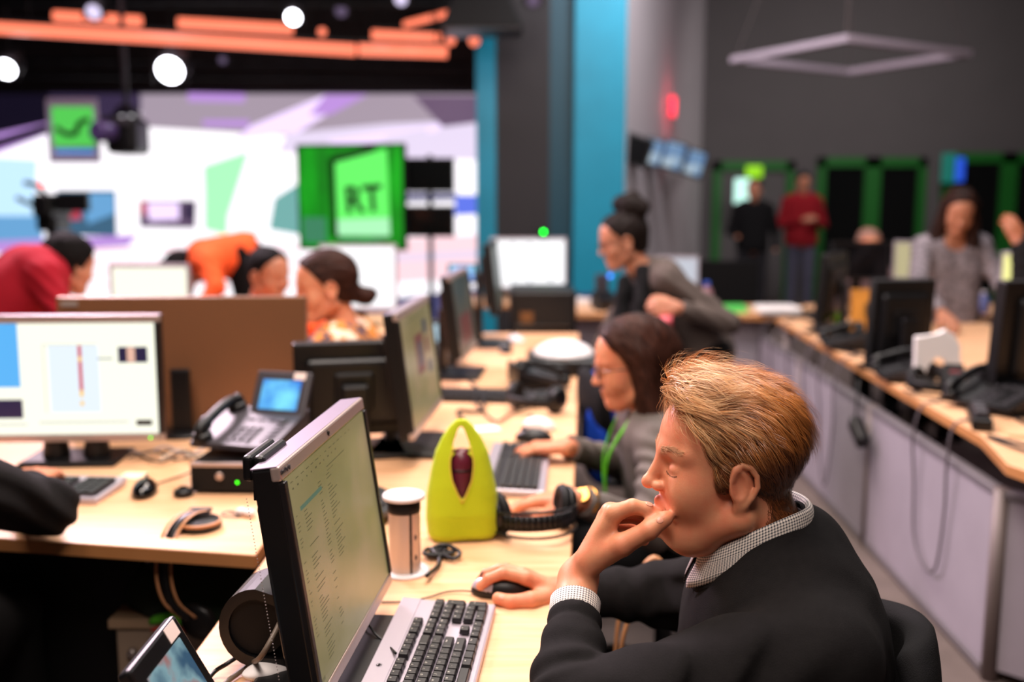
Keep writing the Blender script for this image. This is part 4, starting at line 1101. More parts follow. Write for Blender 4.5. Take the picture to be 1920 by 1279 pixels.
MB().box((0,.02,-.02), (.05,.02,.06), bev=.004).build('case', M['blackm'], e); led(e, (0,-.002,0), .010, emit('green status lamp', (10,200,40), 22))
MB().cyl((0,.03,-.02), (0,2.0-.12,-.02), .006, n=6).build('bracket', M['blackm'], e)
# table right of the printer with papers, and the bigger desk behind the woman with the bun
slab('desk', [(.34,6.25), (1.75,6.10), (1.75,6.75), (.34,6.75)], DZ, .035, 'beech desk behind the woman with the bun', legs=[(1.65,6.2)])
MB().box((.47,6.42,.35), (.26,.03,.66)).build('side_panel', M['panel'], None, 'lilac grey panel under the desk left of the bun woman', 'desk panel', recenter=True)
MB().box((1.42,6.28,.35), (.52,.03,.66)).build('side_panel', M['panel'], None, 'lilac grey panel under the desk right of the bun woman', 'desk panel', recenter=True)
for px, py, w, hh, m, lb in ((1092,560,.22,.035,M['paper'],'stack of white papers on the desk beside the teal column'),(1105,556,.12,.05,mat('navy folder', (30,40,96), .6),'navy blue folder on the stack of papers by the teal column')):
    MB().box(onz(px,py+12,DZ)+Vector((0,.1,hh/2)), (w,.2,hh), RZ(.2), bev=.003).build('paper_stack' if m is M['paper'] else 'folder', m, None, lb, 'papers' if m is M['paper'] else 'folder', recenter=True)
e = empty('desk_phone', (.60,6.4,DZ+TOP), 'dark desk phone with a round blue light beside the bun woman', 'phone', R(20)); MB().box((0,0,.05), (.14,.16,.10), RX(.3), bev=.01).build('base', M['blackp'], e); MB().box((0,.05,.15), (.09,.03,.16), bev=.01).build('display_housing', M['greyp'], e); led(e, (.035,.0,.22), .012, emit('blue status lamp', (70,130,255), 4))
# ================================================================ the man in the foreground
def build_man():
    root = empty('person', (.45,1.42,0), 'man in a dark sweater over a checked shirt, chin in hand, staring at the screen', 'person')
    root_inv = root.location
    HF = Frame(at(1382,925,1.345)+Vector((0,.075,.012)), (-1,-.10,.055), (.05,-.04,1))
    W = at(1083,1088,1.425)
    EL = Vector((.066,1.20,.785))
    A = lambda a, b, c: at(a, b, c)
    mc = [A(1152,962,1.388), A(1144,960,1.408), A(1138,968,1.430), A(1133,982,1.450)]
    ch = [[A(1186,950,1.380), A(1212,955,1.380), A(1226,963,1.386)],
          [A(1192,957,1.400), A(1222,968,1.404), A(1226,984,1.412)],
          [A(1190,968,1.424), A(1218,984,1.426), A(1216,1004,1.426)],
          [A(1178,985,1.450), A(1204,998,1.450), A(1208,1014,1.446)]]
    th = [A(1108,1052,1.400), A(1166,1022,1.370), A(1217,994,1.362), A(1245,974,1.366)]
    W2 = A(1050,1112,1.755); 
    mc2 = [A(986,1084,1.725), A(980,1078,1.748), A(984,1078,1.770), A(994,1082,1.790)]
    ch2 = [[A(944,1075,1.722), A(917,1085,1.722), A(901,1099,1.722)],
           [A(938,1068,1.748), A(912,1076,1.750), A(900,1089,1.752)],
           [A(948,1066,1.775), A(922,1074,1.780), A(910,1086,1.784)],
           [A(965,1070,1.802), A(945,1075,1.810), A(932,1084,1.812)]]
    th2 = [A(1030,1120,1.720), A(995,1126,1.690), A(958,1129,1.684), A(934,1122,1.690)]
    SHL = Vector((.40,1.235,.850)); SHR = Vector((.43,1.60,.800)); ER = Vector((.29,1.72,.738))
    def body(p):
        d = head_field(HF.loc(p), fat=.011, nose=1.08)
        d = smin(d, cap(p, HF.w(-.030,0,-.03), (.380,1.42,.90), .060, .070), .02)
        t = ell(p, (.41,1.42,.76), (.12,.165,.19))
        t = smin(t, cap(p, SHL, SHR, .05), .04)
        t = smin(t, cap(p, SHL, EL+Vector((.02,.01,0)), .045, .035), .02)
        t = smin(t, cap(p, EL, W, .037, .0300), .02)
        t = smin(t, cap(p, SHR, ER, .045, .036), .02)
        t = smin(t, cap(p, ER, W2, .036, .027), .02)
        t = smin(t, ell(p, (.44,1.42,.55), (.13,.15,.18)), .05)
        for s in (-1, 1):
            t = smin(t, cap(p, (.44,1.42+s*.09,.50), (.05,1.42+s*.13,.53), .075, .055), .03)
            t = smin(t, cap(p, (.05,1.42+s*.13,.53), (.02,1.42+s*.14,.09), .05, .036), .02)
        d = smin(d, t, .03)
        d = smin(d, hand_field(p, W, mc, ch, th, 1.12), .018)
        d = smin(d, hand_field(p, W2, mc2, ch2, th2, 1.06), .018)
        # tendons and knuckle ridges on the raised hand
        return d
    o = sdf('body', body, (-.16,1.1,.03), (.62,1.88,1.24), .0019, M['skin'], root)
    o.location = -root_inv
    # nails
    for (c, t, nrm) in ((A(1214,951,1.378), A(1232,962,1.384), (.1,-.55,.8)), (A(1238,976,1.3565), A(1250,970,1.360), (.25,-.85,.45)), (A(941,1120,1.6815), A(930,1119,1.684), (0,-.8,.6))):
        sp, sn = on_surface(body)(np.array([tuple(c)])); sp, sn = on_surface(body)(sp); c = Vector(sp[0])
        z = (Vector(sn[0])+Vector(nrm).normalized()*.4).normalized(); x = (t-c); x = (x-z*x.dot(z)).normalized(); y = z.cross(x)
        q = Matrix((x, y, z)).transposed()
        MB().ball(c-z*.0006, .0060, (1,.8,.20), 18, q).build('nail', M['nail'], root, label='pale pink nail', loc=-root_inv)
    # trousers and shoes
    def trou(p):
        d = None
        for s in (-1, 1):
            a = smin(cap(p, (.45,1.42+s*.09,.50), (.05,1.42+s*.13,.535), .095, .075), cap(p, (.05,1.42+s*.13,.53), (.02,1.42+s*.14,.10), .072, .062), .03)
            a = smax(a, .10-p[2], .004)
            d = a if d is None else smin(d, a, .02)
        return smin(d, ell(p, (.45,1.42,.53), (.16,.18,.13)), .04)
    sdf('trousers', trou, (-.12,1.1,.05), (.66,1.75,.70), .008, M['black_cloth'], root, ).location = -root_inv
    def shoe(s):
        return lambda p: smin(ell(p, (-.02,1.42+s*.14,.045), (.13,.048,.045)), ell(p, (.03,1.42+s*.14,.07), (.06,.04,.05)), .02)+np.maximum(0, .004-p[2])
    for s in (-1, 1): sdf('shoe', shoe(s), (-.2,1.1,-.02), (.14,1.7,.16), .006, M['black_cloth'], root).location = -root_inv
    # sweater
    cuffz = W+(EL-W).normalized()*.073
    axL = (W-EL).normalized(); axR = (W2-ER).normalized()
    endR = W2-axR*.045
    def sweater(p):
        t = ell(p, (.405,1.42,.775), (.152,.205,.215))
        t = smin(t, cap(p, SHL+Vector((.005,.03,.0)), SHR-Vector((0,.03,0)), .078), .05)
        t = smin(t, cap(p, (.392,1.35,.902), (.395,1.45,.900), .073), .05)
        t = smin(t, cap(p, (.400,1.42,.900), (.425,1.42,.935), .062), .03)
        t = smin(t, ell(p, (.435,1.42,.57), (.165,.195,.19)), .06)
        fold = .0045*np.sin((p[0]*.8-p[2]*1.1+p[1]*.5)*95+2.5*wob(p, 16, 2.))*np.clip(1.6-np.abs(p[0]-.24)/.11, 0, 1)
        fold2 = .0035*np.sin((p[1]*1.1+p[2]*.4)*105+2.*wob(p, 20, 5.))
        lu = cap(p, SHL, EL+Vector((.028,.0,.006)), .083, .062)+fold
        lf = cap(p, EL+Vector((.006,0,0)), cuffz+axL*.06, .060, .030)
        sl = (p[0]-EL.x)*axL.x+(p[1]-EL.y)*axL.y+(p[2]-EL.z)*axL.z
        lf = lf+fold2*np.clip(1-(sl-.05)/.12, 0, 1)+.0030*np.clip(1-np.abs(sl-.150)/.012, 0, 1)
        lf = smax(lf, plane(p, cuffz-axL*.001, axL), .003)
        ru = cap(p, SHR, ER, .078, .058)+fold
        rf = cap(p, ER, W2-axR*.02, .058, .036)+.003*np.sin((p[0]*1.)*120+2*wob(p, 20, 1.))*np.clip((p[0]-.12)/.1, 0, 1)
        rf = smax(rf, plane(p, endR, axR), .003)
        t = smin(t, lu, .018); t = smin(t, smin(ru, rf, .02), .018)
        t = smin(t, lf, .012)
        t = t+.0022*wob(p, 22, 3.)+.0012*wob(p, 60, 1.)
        # neck opening
        t = smax(t, -cap(p, (.30,1.42,1.06), (.385,1.42,.925), .070,.074), .004)
        return t
    sdf('sweater', sweater, (-.05,1.08,.36), (.66,1.86,1.04), .0042, M['knit'], root, ).location = -root_inv
    # ribbed neckband and shoulder seam
    nb = []
    def coll(th, r, z, fx=0):
        return Vector((.358+(.076+r)*math.cos(th)+fx, 1.42-(.073+r)*math.sin(th), .9500+.036*math.cos(th)+.022*math.sin(th)**2+z))
    rings = [[coll(2*PI*k/72, .010+.006*math.cos(a)-.000, -.034+.009*math.sin(a)) for k in range(72)] for a in [2*PI*j/10 for j in range(11)]]
    ring_mesh('neckband', rings, M['knit'], root, thick=0).location = -root_inv
    seam = [Vector((.405,1.300,.955)), Vector((.412,1.235,.935)), Vector((.415,1.180,.885)), Vector((.405,1.155,.83)), Vector((.385,1.15,.77))]
    # shirt collar: stand, fold, leaf
    prof = [(-.004,-.010), (-.004,.012), (-.001,.021), (.003,.023), (.0065,.018), (.010,.002), (.0125,-.014), (.013,-.026)]
    n = 84; rings = []
    for (r, z) in prof:
        ring = []
        for k in range(n+1):
            t = PI+.10+(2*PI-.20)*k/n
            low = z < -.012
            tipd = .012*max(0, 1-min(k, n-k)/9.) if z < 0 and r > 0 else 0
            ring.append(coll(t, r, z-tipd, -tipd*.9))
        rings.append(ring)
    ring_mesh('shirt_collar', rings, M['check'], root, closed=False, thick=.0014).location = -root_inv
    # shirt cuff at the raised wrist
    def band(name, C0, C1, ax, r0, r1, n=40):
        a = ax.cross(Vector((0,0,1))).normalized(); b = ax.cross(a).normalized()
        return ring_mesh(name, [[c+(a*math.cos(2*PI*k/n)*r*1.04+b*math.sin(2*PI*k/n)*r*.94) for k in range(n)] for c, r in ((C0, r0), ((C0+C1)/2, (r0+r1)/2), (C1, r1))], M['check'], root, thick=.0016)
    band('shirt_cuff', cuffz-axL*.02, cuffz+axL*.029, axL, .0335, .0350).location = -root_inv
    band('shirt_cuff', endR-axR*.02, endR+axR*.010, axR, .031, .032).location = -root_inv
    # eyes
    for s in (1, -1):
        e = MB().ball(HF.w(.0732,s*.031,.0110), .0121).build('eye', M['eye'], root, loc=-root_inv)
        MB().ball(HF.w(.0835,s*.0315,.0085), .0048, (.5,1,1)).build('iris', M['iris'], e)
    # scalp and hair
    def hcap(q):
        f, l, u = q
        d = ell(q, (-.010,0,.052), (.100,.080,.092))
        d = smin(d, ell(q, (.042,0,.058), (.052,.062,.062)), .03)
        d = smin(d, ell(q, (.050,-.008,.112), (.050,.052,.030)), .03)
        d = smin(d, ell(q, (-.036,0,.035), (.064,.068,.078)), .03)
        d = smin(d, ell(q, (-.050,0,-.055), (.044,.058,.058)), .03); d = smin(d, ell(q, (-.060,0,-.078), (.056,.072,.055)), .02)
        s = np.abs(l)
        # hairline: forehead, temple, sideburn, round the ear, nape
        line = u-np.where(f > .030, .083-(.082-f)*.25-np.clip(s-.03, 0, 1)*.55, 0)
        front = f-(.088-np.clip(.112-u, 0, .14)*.50)
        front = smax(front, f-.100, .01)
        t = smax(d, front-.0, .008)
        burn = ell((f, s, u), (.020,.080,-.002), (.012,.02,.024))
        t = smax(t, -ell((f, s, u), (-.004,.098,-.006), (.027,.030,.040)), .006)
        t = smax(t, -(u+.118), .01)
        t = smax(t, -(ell((f, s, u), (.040,.06,-.075), (.075,.08,.062))), .01)
        t = smin(t, ell((f, s, u), (.024,.0695,.012), (.015,.0115,.024)), .006)
        return t
    hw = lambda p: hcap(HF.loc(p))
    V, Q = field(lambda p: hw(p)+.0015*wob(p, 110, 4.), (.12,1.28,.93), (.50,1.56,1.27), .003)
    me = np_mesh('hair_cap', V, Q)
    scal = link('hair', me, M['ginger'], root); scal.location = -root_inv
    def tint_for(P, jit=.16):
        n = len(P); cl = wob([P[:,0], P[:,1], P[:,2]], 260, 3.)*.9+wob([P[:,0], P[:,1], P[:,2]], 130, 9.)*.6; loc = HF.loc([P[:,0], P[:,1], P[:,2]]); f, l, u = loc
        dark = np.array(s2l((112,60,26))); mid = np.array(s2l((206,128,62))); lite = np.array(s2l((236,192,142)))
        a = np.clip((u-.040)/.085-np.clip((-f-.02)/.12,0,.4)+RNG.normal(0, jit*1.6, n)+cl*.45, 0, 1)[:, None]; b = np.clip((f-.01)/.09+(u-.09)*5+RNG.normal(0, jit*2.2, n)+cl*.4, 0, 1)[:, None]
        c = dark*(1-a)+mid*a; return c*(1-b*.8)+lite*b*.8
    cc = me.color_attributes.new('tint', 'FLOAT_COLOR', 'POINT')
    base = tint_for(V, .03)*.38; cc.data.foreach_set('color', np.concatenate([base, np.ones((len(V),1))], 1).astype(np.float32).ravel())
    vec = lambda v: np.array(tuple(v))
    surf = on_surface(hw, .0008)
    def flow_of(P):
        f, l, u = HF.loc([P[:,0], P[:,1], P[:,2]])
        top = np.clip((u-.06)/.05, 0, 1); side = 1-top
        w1 = 1.3*wob([P[:,0], P[:,1], P[:,2]], 95, 1.); w2 = 1.15*wob([P[:,0], P[:,1], P[:,2]], 80, 7.)
        dn = -(.22+1.35*np.clip((-f+.03)/.09, 0, 1)+.55*side)+.55*w1
        sd = (.30+.55*np.clip((f+.02)/.08, 0, 1))*top+.70*w2
        return -vec(HF.f)[None]*(1.+.25*w2)[:,None]+dn[:,None]*vec(HF.u)+sd[:,None]*vec(HF.l)
    keep = lambda c: (hw([c[:,0], c[:,1], c[:,2]]) < .004)
    def layer(n, ln, wd, lf, jt, cl, nc, sel=None, **kw):
        P = scatter_on(V, Q, n, keep); f, l, u = HF.loc([P[:,0], P[:,1], P[:,2]])
        if sel is not None: P = P[sel(f, l, u)]
        P, N = surf(P); f, l, u = HF.loc([P[:,0], P[:,1], P[:,2]])
        L = ln*np.clip(.35+.8*np.clip((u-.0)/.09, 0, 1), .3, 1.2)
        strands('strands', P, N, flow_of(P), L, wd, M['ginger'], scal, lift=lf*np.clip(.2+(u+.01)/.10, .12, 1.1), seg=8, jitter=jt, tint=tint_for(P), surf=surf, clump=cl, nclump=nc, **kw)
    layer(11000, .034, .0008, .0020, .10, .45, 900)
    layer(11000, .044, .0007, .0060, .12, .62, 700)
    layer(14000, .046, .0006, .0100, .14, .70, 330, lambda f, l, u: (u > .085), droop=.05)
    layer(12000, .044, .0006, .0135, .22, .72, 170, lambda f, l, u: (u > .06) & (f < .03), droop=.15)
    # fringe lifted off the forehead, and stray hairs
    layer(16000, .052, .0006, .0190, .16, .72, 120, lambda f, l, u: (u > .098) & (f > .045))
    P = scatter_on(V, Q, 22000, keep); f, l, u = HF.loc([P[:,0], P[:,1], P[:,2]])
    P2 = P[(u > .10) & (RNG.random(len(P)) < .016)]; P2, N2 = surf(P2)
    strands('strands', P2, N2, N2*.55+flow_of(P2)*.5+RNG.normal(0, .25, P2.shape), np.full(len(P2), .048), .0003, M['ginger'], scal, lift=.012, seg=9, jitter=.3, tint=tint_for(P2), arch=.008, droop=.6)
    bf = lambda p: head_field(HF.loc(p), fat=.011, nose=1.08)
    # brows and short sideburn hair
    for s in (1, -1):
        n = 220; t = RNG.random(n)
        P = np.stack([HF.o[i]+HF.f[i]*(.0935-.010*t)+HF.l[i]*s*(.0185+.027*t)+HF.u[i]*(.0035-.0045*np.sin(t*PI)+.001*t) for i in range(3)], 1)
        sf = on_surface(bf, .0001)
        for _ in range(4): P, N = sf(P)
        strands('eyelashes', P, N, np.tile(vec(HF.f*.6-HF.u*.9+HF.l*s*.5), (n,1)), np.full(n, .0030), .0005, M['ginger'], root, lift=.0, seg=3, jitter=.1, tint=np.tile(np.array(s2l((128,82,62))), (n,1))).location = -root_inv
        n = 260; t = RNG.random(n); F = .099-.020*t*t; Lr = s*(.012+.036*t); U = .034+.005*np.sin(t*2.6)+RNG.normal(0, .0018, n)
        P = np.stack([HF.o[i]+HF.f[i]*F+HF.l[i]*Lr+HF.u[i]*U for i in range(3)], 1)
        sf = on_surface(bf, .0002)
        for _ in range(4): P, N = sf(P)
        strands('eyebrow', P, N, np.tile(vec(HF.l*s-HF.f*.3+HF.u*.25), (n,1)), np.full(n, .009), .0007, M['ginger'], root, lift=.0012, seg=4, jitter=.25, tint=np.tile(np.array(s2l((212,158,120))), (n,1))*RNG.uniform(.7,1.2,(n,1))).location = -root_inv
    return root, HF
man, HF = build_man()
# ================================================================ the other people
strand_mat = hair_vc('dark hair strands'); strand_mat.node_tree.nodes['Principled BSDF'].inputs['Roughness'].default_value = .6; strand_mat.node_tree.nodes['Principled BSDF'].inputs['Specular IOR Level'].default_value = .15
def cloth(name, c, **k):
    if name not in M: M[name] = mat(name, c, .9, spec=.2, bump=.3, bscale=300, **k)
    return M[name]
def person(label, O, face, up, skin, J, top, bottom, h=.005, hair=None, hair_m=None, hands=(), sleeves='long', shoes=True, group=None, k=1., strand=0, pulled=None, extra=None, ground=None, fat=0., chest=.105, open_neck=.0, legs=True):
    """J: joints neck, chest offsets etc. in world space; O: point between the ears"""
    V3 = Vector; H = Frame(O, face, up)
    J = {n: V3(v) for n, v in J.items()}
    pel = (J['hL']+J['hR'])/2
    root = empty('person', (pel.x, pel.y, 0), label, 'person', group=group); off = -root.location
    pts = list(J.values())+[V3(O)]
    hand_j = {}
    for sd, F, N, curl, side in hands: hand_j[sd] = simple_hand(J['w'+sd], F, N, 1.*k, curl, side=side)
    def put(o): o.location = off; return o
    def limb(p, a, b, c, r): return smin(cap(p, J[a], J[b], r[0], r[1]), cap(p, J[b], J[c], r[1]*.98, r[2]), .015)
    def torso(p, g=0., z=1.):
        cL = J['sL'].lerp(J['sR'], .26); cR = J['sL'].lerp(J['sR'], .74)
        d = smin(cap(p, J['hL'].lerp(J['hR'], .18), cL, (chest+.012)*k+g, (chest-.018)*k+g), cap(p, J['hL'].lerp(J['hR'], .82), cR, (chest+.012)*k+g, (chest-.018)*k+g), .07)
        d = smin(d, cap(p, J['sL'], J['sR'], .050*k+g, .050*k+g), .05)
        return d
    def body(p):
        d = head_field(H.loc(p), fat=fat)
        d = smin(d, cap(p, H.w(-.025,0,-.03), J['neck'], .050, .055), .02)
        t = torso(p, -.012)
        for s in 'LR':
            t = smin(t, limb(p, 's'+s, 'e'+s, 'w'+s, (.042*k,.034*k,.023*k)), .02)
            if legs: t = smin(t, limb(p, 'h'+s, 'k'+s, 'a'+s, (.075*k,.050*k,.034*k)), .03)
        d = smin(d, t, .035)
        for sd in hand_j:
            m_, c_, t_ = hand_j[sd]; d = smin(d, hand_field(p, J['w'+sd], m_, c_, t_, k), .012)
        return d
    P = np.array([tuple(v) for v in pts]); lo = P.min(0)-.24; hi = P.max(0)+.24
    if not legs: lo[2] = max(lo[2], pel.z-.15)
    put(sdf('body', body, lo, hi, h, skin, root))
    end = {'long': .97, 'mid': .45, 'short': .0}[sleeves]
    def shirt(p):
        d = torso(p, .008)
        for s in 'LR':
            fold = .004*np.sin((p[0]+p[2]*1.2+p[1]*.6)*85+2*wob(p, 15, 2.))
            a = cap(p, J['s'+s], J['e'+s], .062*k, .050*k)+fold
            if sleeves == 'short':
                ax = (J['e'+s]-J['s'+s]).normalized(); a = smax(a, plane(p, J['s'+s].lerp(J['e'+s], .75), ax), .004)
            else:
                w = J['e'+s].lerp(J['w'+s], end); ax = (J['w'+s]-J['e'+s]).normalized()
                f = smax(cap(p, J['e'+s], w, .049*k, .034*k)+fold*.5, plane(p, J['e'+s].lerp(J['w'+s], end-.04), ax), .004)
                a = smin(a, f, .02)
            d = smin(d, a, .03)
        dn = (J['sL']+J['sR'])/2; dn = dn-pel; dn.normalize()
        d = smax(d, plane(p, pel-dn*.08, -dn), .006)
        d = smax(d, -cap(p, H.w(-.01,0,-.05), J['neck']+H.f*open_neck*.5, .058, .056+open_neck*.4), .004)
        return d+.003*wob(p, 24, 1.)
    s = put(sdf('shirt', shirt, lo, hi, h, top, root))
    if legs:
        def trou(p):
            d = None
            for s in 'LR':
                a = limb(p, 'h'+s, 'k'+s, 'a'+s, (.098*k,.072*k,.058*k)); ax = (J['a'+s]-J['k'+s]).normalized()
                a = smax(a, plane(p, J['a'+s]-ax*.02, ax), .004); d = a if d is None else smin(d, a, .02)
            d = smin(d, cap(p, J['hL'].lerp(J['hR'], .15), J['hL'].lerp(J['hR'], .85), .115*k, .115*k), .03)
            return d+.003*wob(p, 20, 2.)
        put(sdf('trousers', trou, lo, hi, max(h, .008), bottom, root))
        if shoes:
            for s in 'LR':
                a = J['a'+s]; fw = V3((H.f.x, H.f.y, 0)).normalized()*.09
                put(sdf('shoe', lambda p: smax(cap(p, (a.x,a.y,.045), (a.x+fw.x,a.y+fw.y,.035), .05, .042), .002-p[2], .004), (a.x-.2,a.y-.2,-.01), (a.x+.2,a.y+.2,.14), .008, M['black_cloth'], root))
    if hair:
        stm = strand_mat
        f = lambda p: hair(H.loc(p), p)+.0016*np.sin(wob(p, 50, 1.)*4+p[0]*70)+.0012*wob(p, 120, 2.)
        ho = put(sdf('hair', f, np.array(tuple(O))-.42, np.array(tuple(O))+.30, min(h, .005), hair_m or M['black_hair'], root))
        if strand:
            me = ho.data; V = np.empty(len(me.vertices)*3); me.vertices.foreach_get('co', V); V = V.reshape(-1, 3)
            Q = np.empty(len(me.polygons)*4, int); me.loops.foreach_get('vertex_index', Q); Q = Q.reshape(-1, 4)
            n = strand; P_ = scatter_on(V, Q, n, lambda c: np.ones(len(c), bool)); sf = on_surface(f, .001); P_, N_ = sf(P_)
            fl, ll, ul = H.loc([P_[:,0], P_[:,1], P_[:,2]]); vf, vl, vu = [np.array(tuple(x)) for x in (H.f, H.l, H.u)]
            topm = np.clip((ul-.05)/.06, 0, 1)
            if pulled: D_ = np.tile(-vf+vu*(.5 if pulled == 'up' else -.1), (n, 1))
            else: D_ = -vu[None]*(1.2-.9*topm)[:,None]+vl[None]*(np.sign(ll)*topm*.9)[:,None]-vf[None]*.35
            t0 = np.array(s2l((58,32,24) if (hair_m is M['brown_hair']) else (30,22,20)))[None]*RNG.uniform(.4, 1.9, (n, 1))
            strands('strands', P_, N_, D_, np.full(n, .075), .0022, stm, ho, lift=.0025, seg=5, jitter=.10, tint=t0, surf=sf, clump=.3, nclump=n//12)
    return root, H, put
def cap_hair(q, line=.075, ear=True, low=-.05, v=.0):
    f, l, u = q; s = np.abs(l)
    d = ell(q, (-.014,0,.050), (.106+v,.083+v,.094+v)); d = smin(d, ell(q, (-.05,0,-.02), (.05,.062,.06)), .03)
    d = smin(d, ell(q, (.040,0,.062), (.056,.066,.062)), .03)
    d = smax(d, f-(.088-np.clip(.115-u, 0, .2)*.70), .006)
    d = smax(d, low-u, .008)
    if ear: d = smax(d, -ell((f, s, u), (.002,.095,-.008), (.030,.035,.040)), .006)
    return d
def short_hair(q, p): return smax(cap_hair(q, low=-.055), -ell((q[0], np.abs(q[1]), q[2]), (.05,.06,-.07), (.075,.08,.062)), .008)
def bun_hair(q, p):
    d = cap_hair(q); 
    for (c, r) in (((-.055,0,.155),.056),((-.092,.018,.140),.044),((-.026,-.02,.172),.040),((-.080,-.02,.180),.040)): d = smin(d, ell(q, c, (r,r,r)), .012)
    return d
def tail_hair(q, p):
    d = cap_hair(q, v=.004)
    d = smin(d, cap(q, (-.095,0,-.02), (-.135,0,-.045), .028, .030), .02)
    return smin(d, ell(q, (-.150,0,-.040), (.030,.026,.024)), .015)
def long_hair(q, p):
    f, l, u = q; s = np.abs(l)
    d = cap_hair(q, ear=False, v=.008, low=-.20)
    d = smin(d, cap((f, s, u), (-.015,.072,.04), (-.020,.080,-.20), .034, .045), .03)
    d = smin(d, cap(q, (-.065,0,.0), (-.085,0,-.22), .070, .075), .04)
    return smax(d, -ell(q, (.075,0,-.06), (.075,.066,.12)), .01)
def very_long(q, p):
    f, l, u = q; s = np.abs(l)
    d = cap_hair(q, ear=False, v=.006, low=-.1)
    d = smin(d, cap((f, s, u), (-.010,.074,.05), (.03,.098,-.16), .030, .040), .03)
    d = smin(d, cap((f, s, u), (.03,.098,-.16), (.05,.105,-.34), .040, .026), .03)
    d = smin(d, cap(q, (-.065,0,.0), (-.09,0,-.28), .065, .080), .04)
    return smax(d, -ell(q, (.08,0,-.03), (.07,.056,.10)), .01)
def glasses(root, H, put, m, r=.0225):
    mb = MB()
    for s in (-1, 1):
        c = H.w(.106, s*.033, .008)
        mb.tube([c+H.l*math.cos(a)*r*1.15+H.u*math.sin(a)*r*.78 for a in [2*PI*k/18 for k in range(19)]], .0020, 6, cap=False)
        mb.tube([H.w(.098,s*.058,.016), H.w(.06,s*.076,.017), H.w(-.005,s*.083,.012), H.w(-.02,s*.082,-.006)], .0018, 6)
    mb.tube([H.w(.108,-.009,.012), H.w(.111,0,.015), H.w(.108,.009,.012)], .0018, 6)
    o = put(mb.build('glasses', m, root))
# ---- the woman in glasses at the next desk
gw, gH, put = person('woman with long dark hair and glasses in a grey sweater with a green lanyard', (.338,2.70,.985), (-1,-.05,-.16), (-.16,0,1), M['skin'],
    dict(neck=(.385,2.70,.875), sL=(.395,2.545,.800), sR=(.385,2.865,.805), eL=(.345,2.36,.640), wL=(.150,2.195,.770), eR=(.330,2.92,.655), wR=(.150,2.655,.775), hL=(.47,2.61,.47), hR=(.47,2.80,.47), kL=(.08,2.57,.50), kR=(.08,2.84,.50), aL=(.06,2.57,.09), aR=(.06,2.84,.09)),
    cloth('heather grey knit', (104,96,92), var=.1), M['black_cloth'], h=.0042, hair=long_hair, hair_m=M['brown_hair'], strand=7000,
    hands=(('L',(-1,.08,-.04),(0,.1,1),.35,-1),('R',(-1,.12,-.06),(0,0,1),.5,1)))
glasses(gw, gH, put, mat('dark red spectacle frame', (60,20,22), .3))
mb = MB()
for s in (-1, 1): mb.tube(smooth_path([gH.w(-.045,s*.062,-.10), (.325,2.70+s*.075,.865), (.262,2.70+s*.045,.74), (.262,2.69,.60)]), .0065, 6, flat=.4)
put(mb.build('lanyard', mat('green lanyard', (96,196,30), .6), gw))
gold = mat('gold watch', (220,160,84), .25, metal=.8); wc = Vector((.172,2.213,.757)); wa = Vector((-.195,-.165,.13)).normalized()
w_ = put(MB().lathe([(.0335,-.006),(.036,-.004),(.036,.004),(.0335,.006)], wc, 30, axis=wa).build('watch_strap', gold, gw)); put(MB().lathe([(.019,0),(.019,.006),(.016,.009)], wc+Vector((-.012,-.026,.022)), 24, axis=(-.2,-.7,.65)).build('watch_case', gold, gw))
office_chair('black office chair of the woman in glasses', (.44,2.74,0), R(-92), m=M['chair_fab'], back_h=.30, back_w=.36, back_y=.16)
blue = sdf('blue_jacket', lambda p: ell(p, (.315,3.42,.66), (.05,.14,.20))+.012*np.sin(p[1]*50+p[2]*9), (.2,3.2,.35), (.42,3.7,.9), .008, cloth('royal blue cloth', (24,72,190)))
tag(blue, 'royal blue jacket draped on the chair beyond the woman in glasses', 'jacket')
office_chair('empty black office chair with the blue jacket on it', (.60,3.50,0), R(95), back_h=.28, back_w=.40)
# black handbag with tan handles beside her chair
hbag = empty('handbag', (.30,1.98,.0), 'black handbag with tan leather handles beside the leg of the desk', 'handbag')
MB().box((0,0,.25), (.30,.17,.48), bev=.03, seg=3, taper=(.85,.5)).build('body', M['black_cloth'], hbag)
M['tan'] = mat('tan leather', (196,136,92), .5)
for s in (-1, 1): MB().tube(smooth_path([(-.08,s*.04,.46),(-.065,s*.04,.58),(-.0,s*.03,.70),(.065,s*.04,.58),(.08,s*.04,.46)]), .008, 8, flat=.6).build('handle', M['tan'], hbag)
# ---- the standing woman with a bun
bw, bH, put = person('standing woman with a high black bun and glasses leaning forward in a grey cardigan', (.505,4.50,1.245), (-1,-.10,-.22), (-.24,0,1), M['skin_tan'],
    dict(neck=(.575,4.50,1.130), sL=(.680,4.345,1.095), sR=(.640,4.665,1.085), eL=(.935,4.27,.915), wL=(.705,4.215,.985), eR=(.50,4.74,.88), wR=(.385,4.62,.70), hL=(.885,4.41,.76), hR=(.885,4.59,.76), kL=(.86,4.38,.44), kR=(.93,4.62,.44), aL=(.93,4.38,.09), aR=(1.0,4.62,.09)),
    cloth('taupe grey cardigan', (84,74,70), var=.08), M['black_cloth'], h=.0055, hair=bun_hair, strand=3500, pulled='up',
    hands=(('L',(-1,-.05,.05),(0,-.9,.4),1.5,1),('R',(-.6,-.2,-1),(-.5,0,.4),.3,1)), open_neck=.05)
glasses(bw, bH, put, M['blackp'])
put(sdf('scarf', lambda p: np.minimum(cap(p, (.585,4.40,1.12), (.560,4.31,.80), .040, .055), cap(p, (.50,4.42,1.08), (.47,4.36,.78), .030, .05))+.006*wob(p, 40), (.38,4.2,.7), (.68,4.52,1.2), .006, M['black_cloth'], bw))
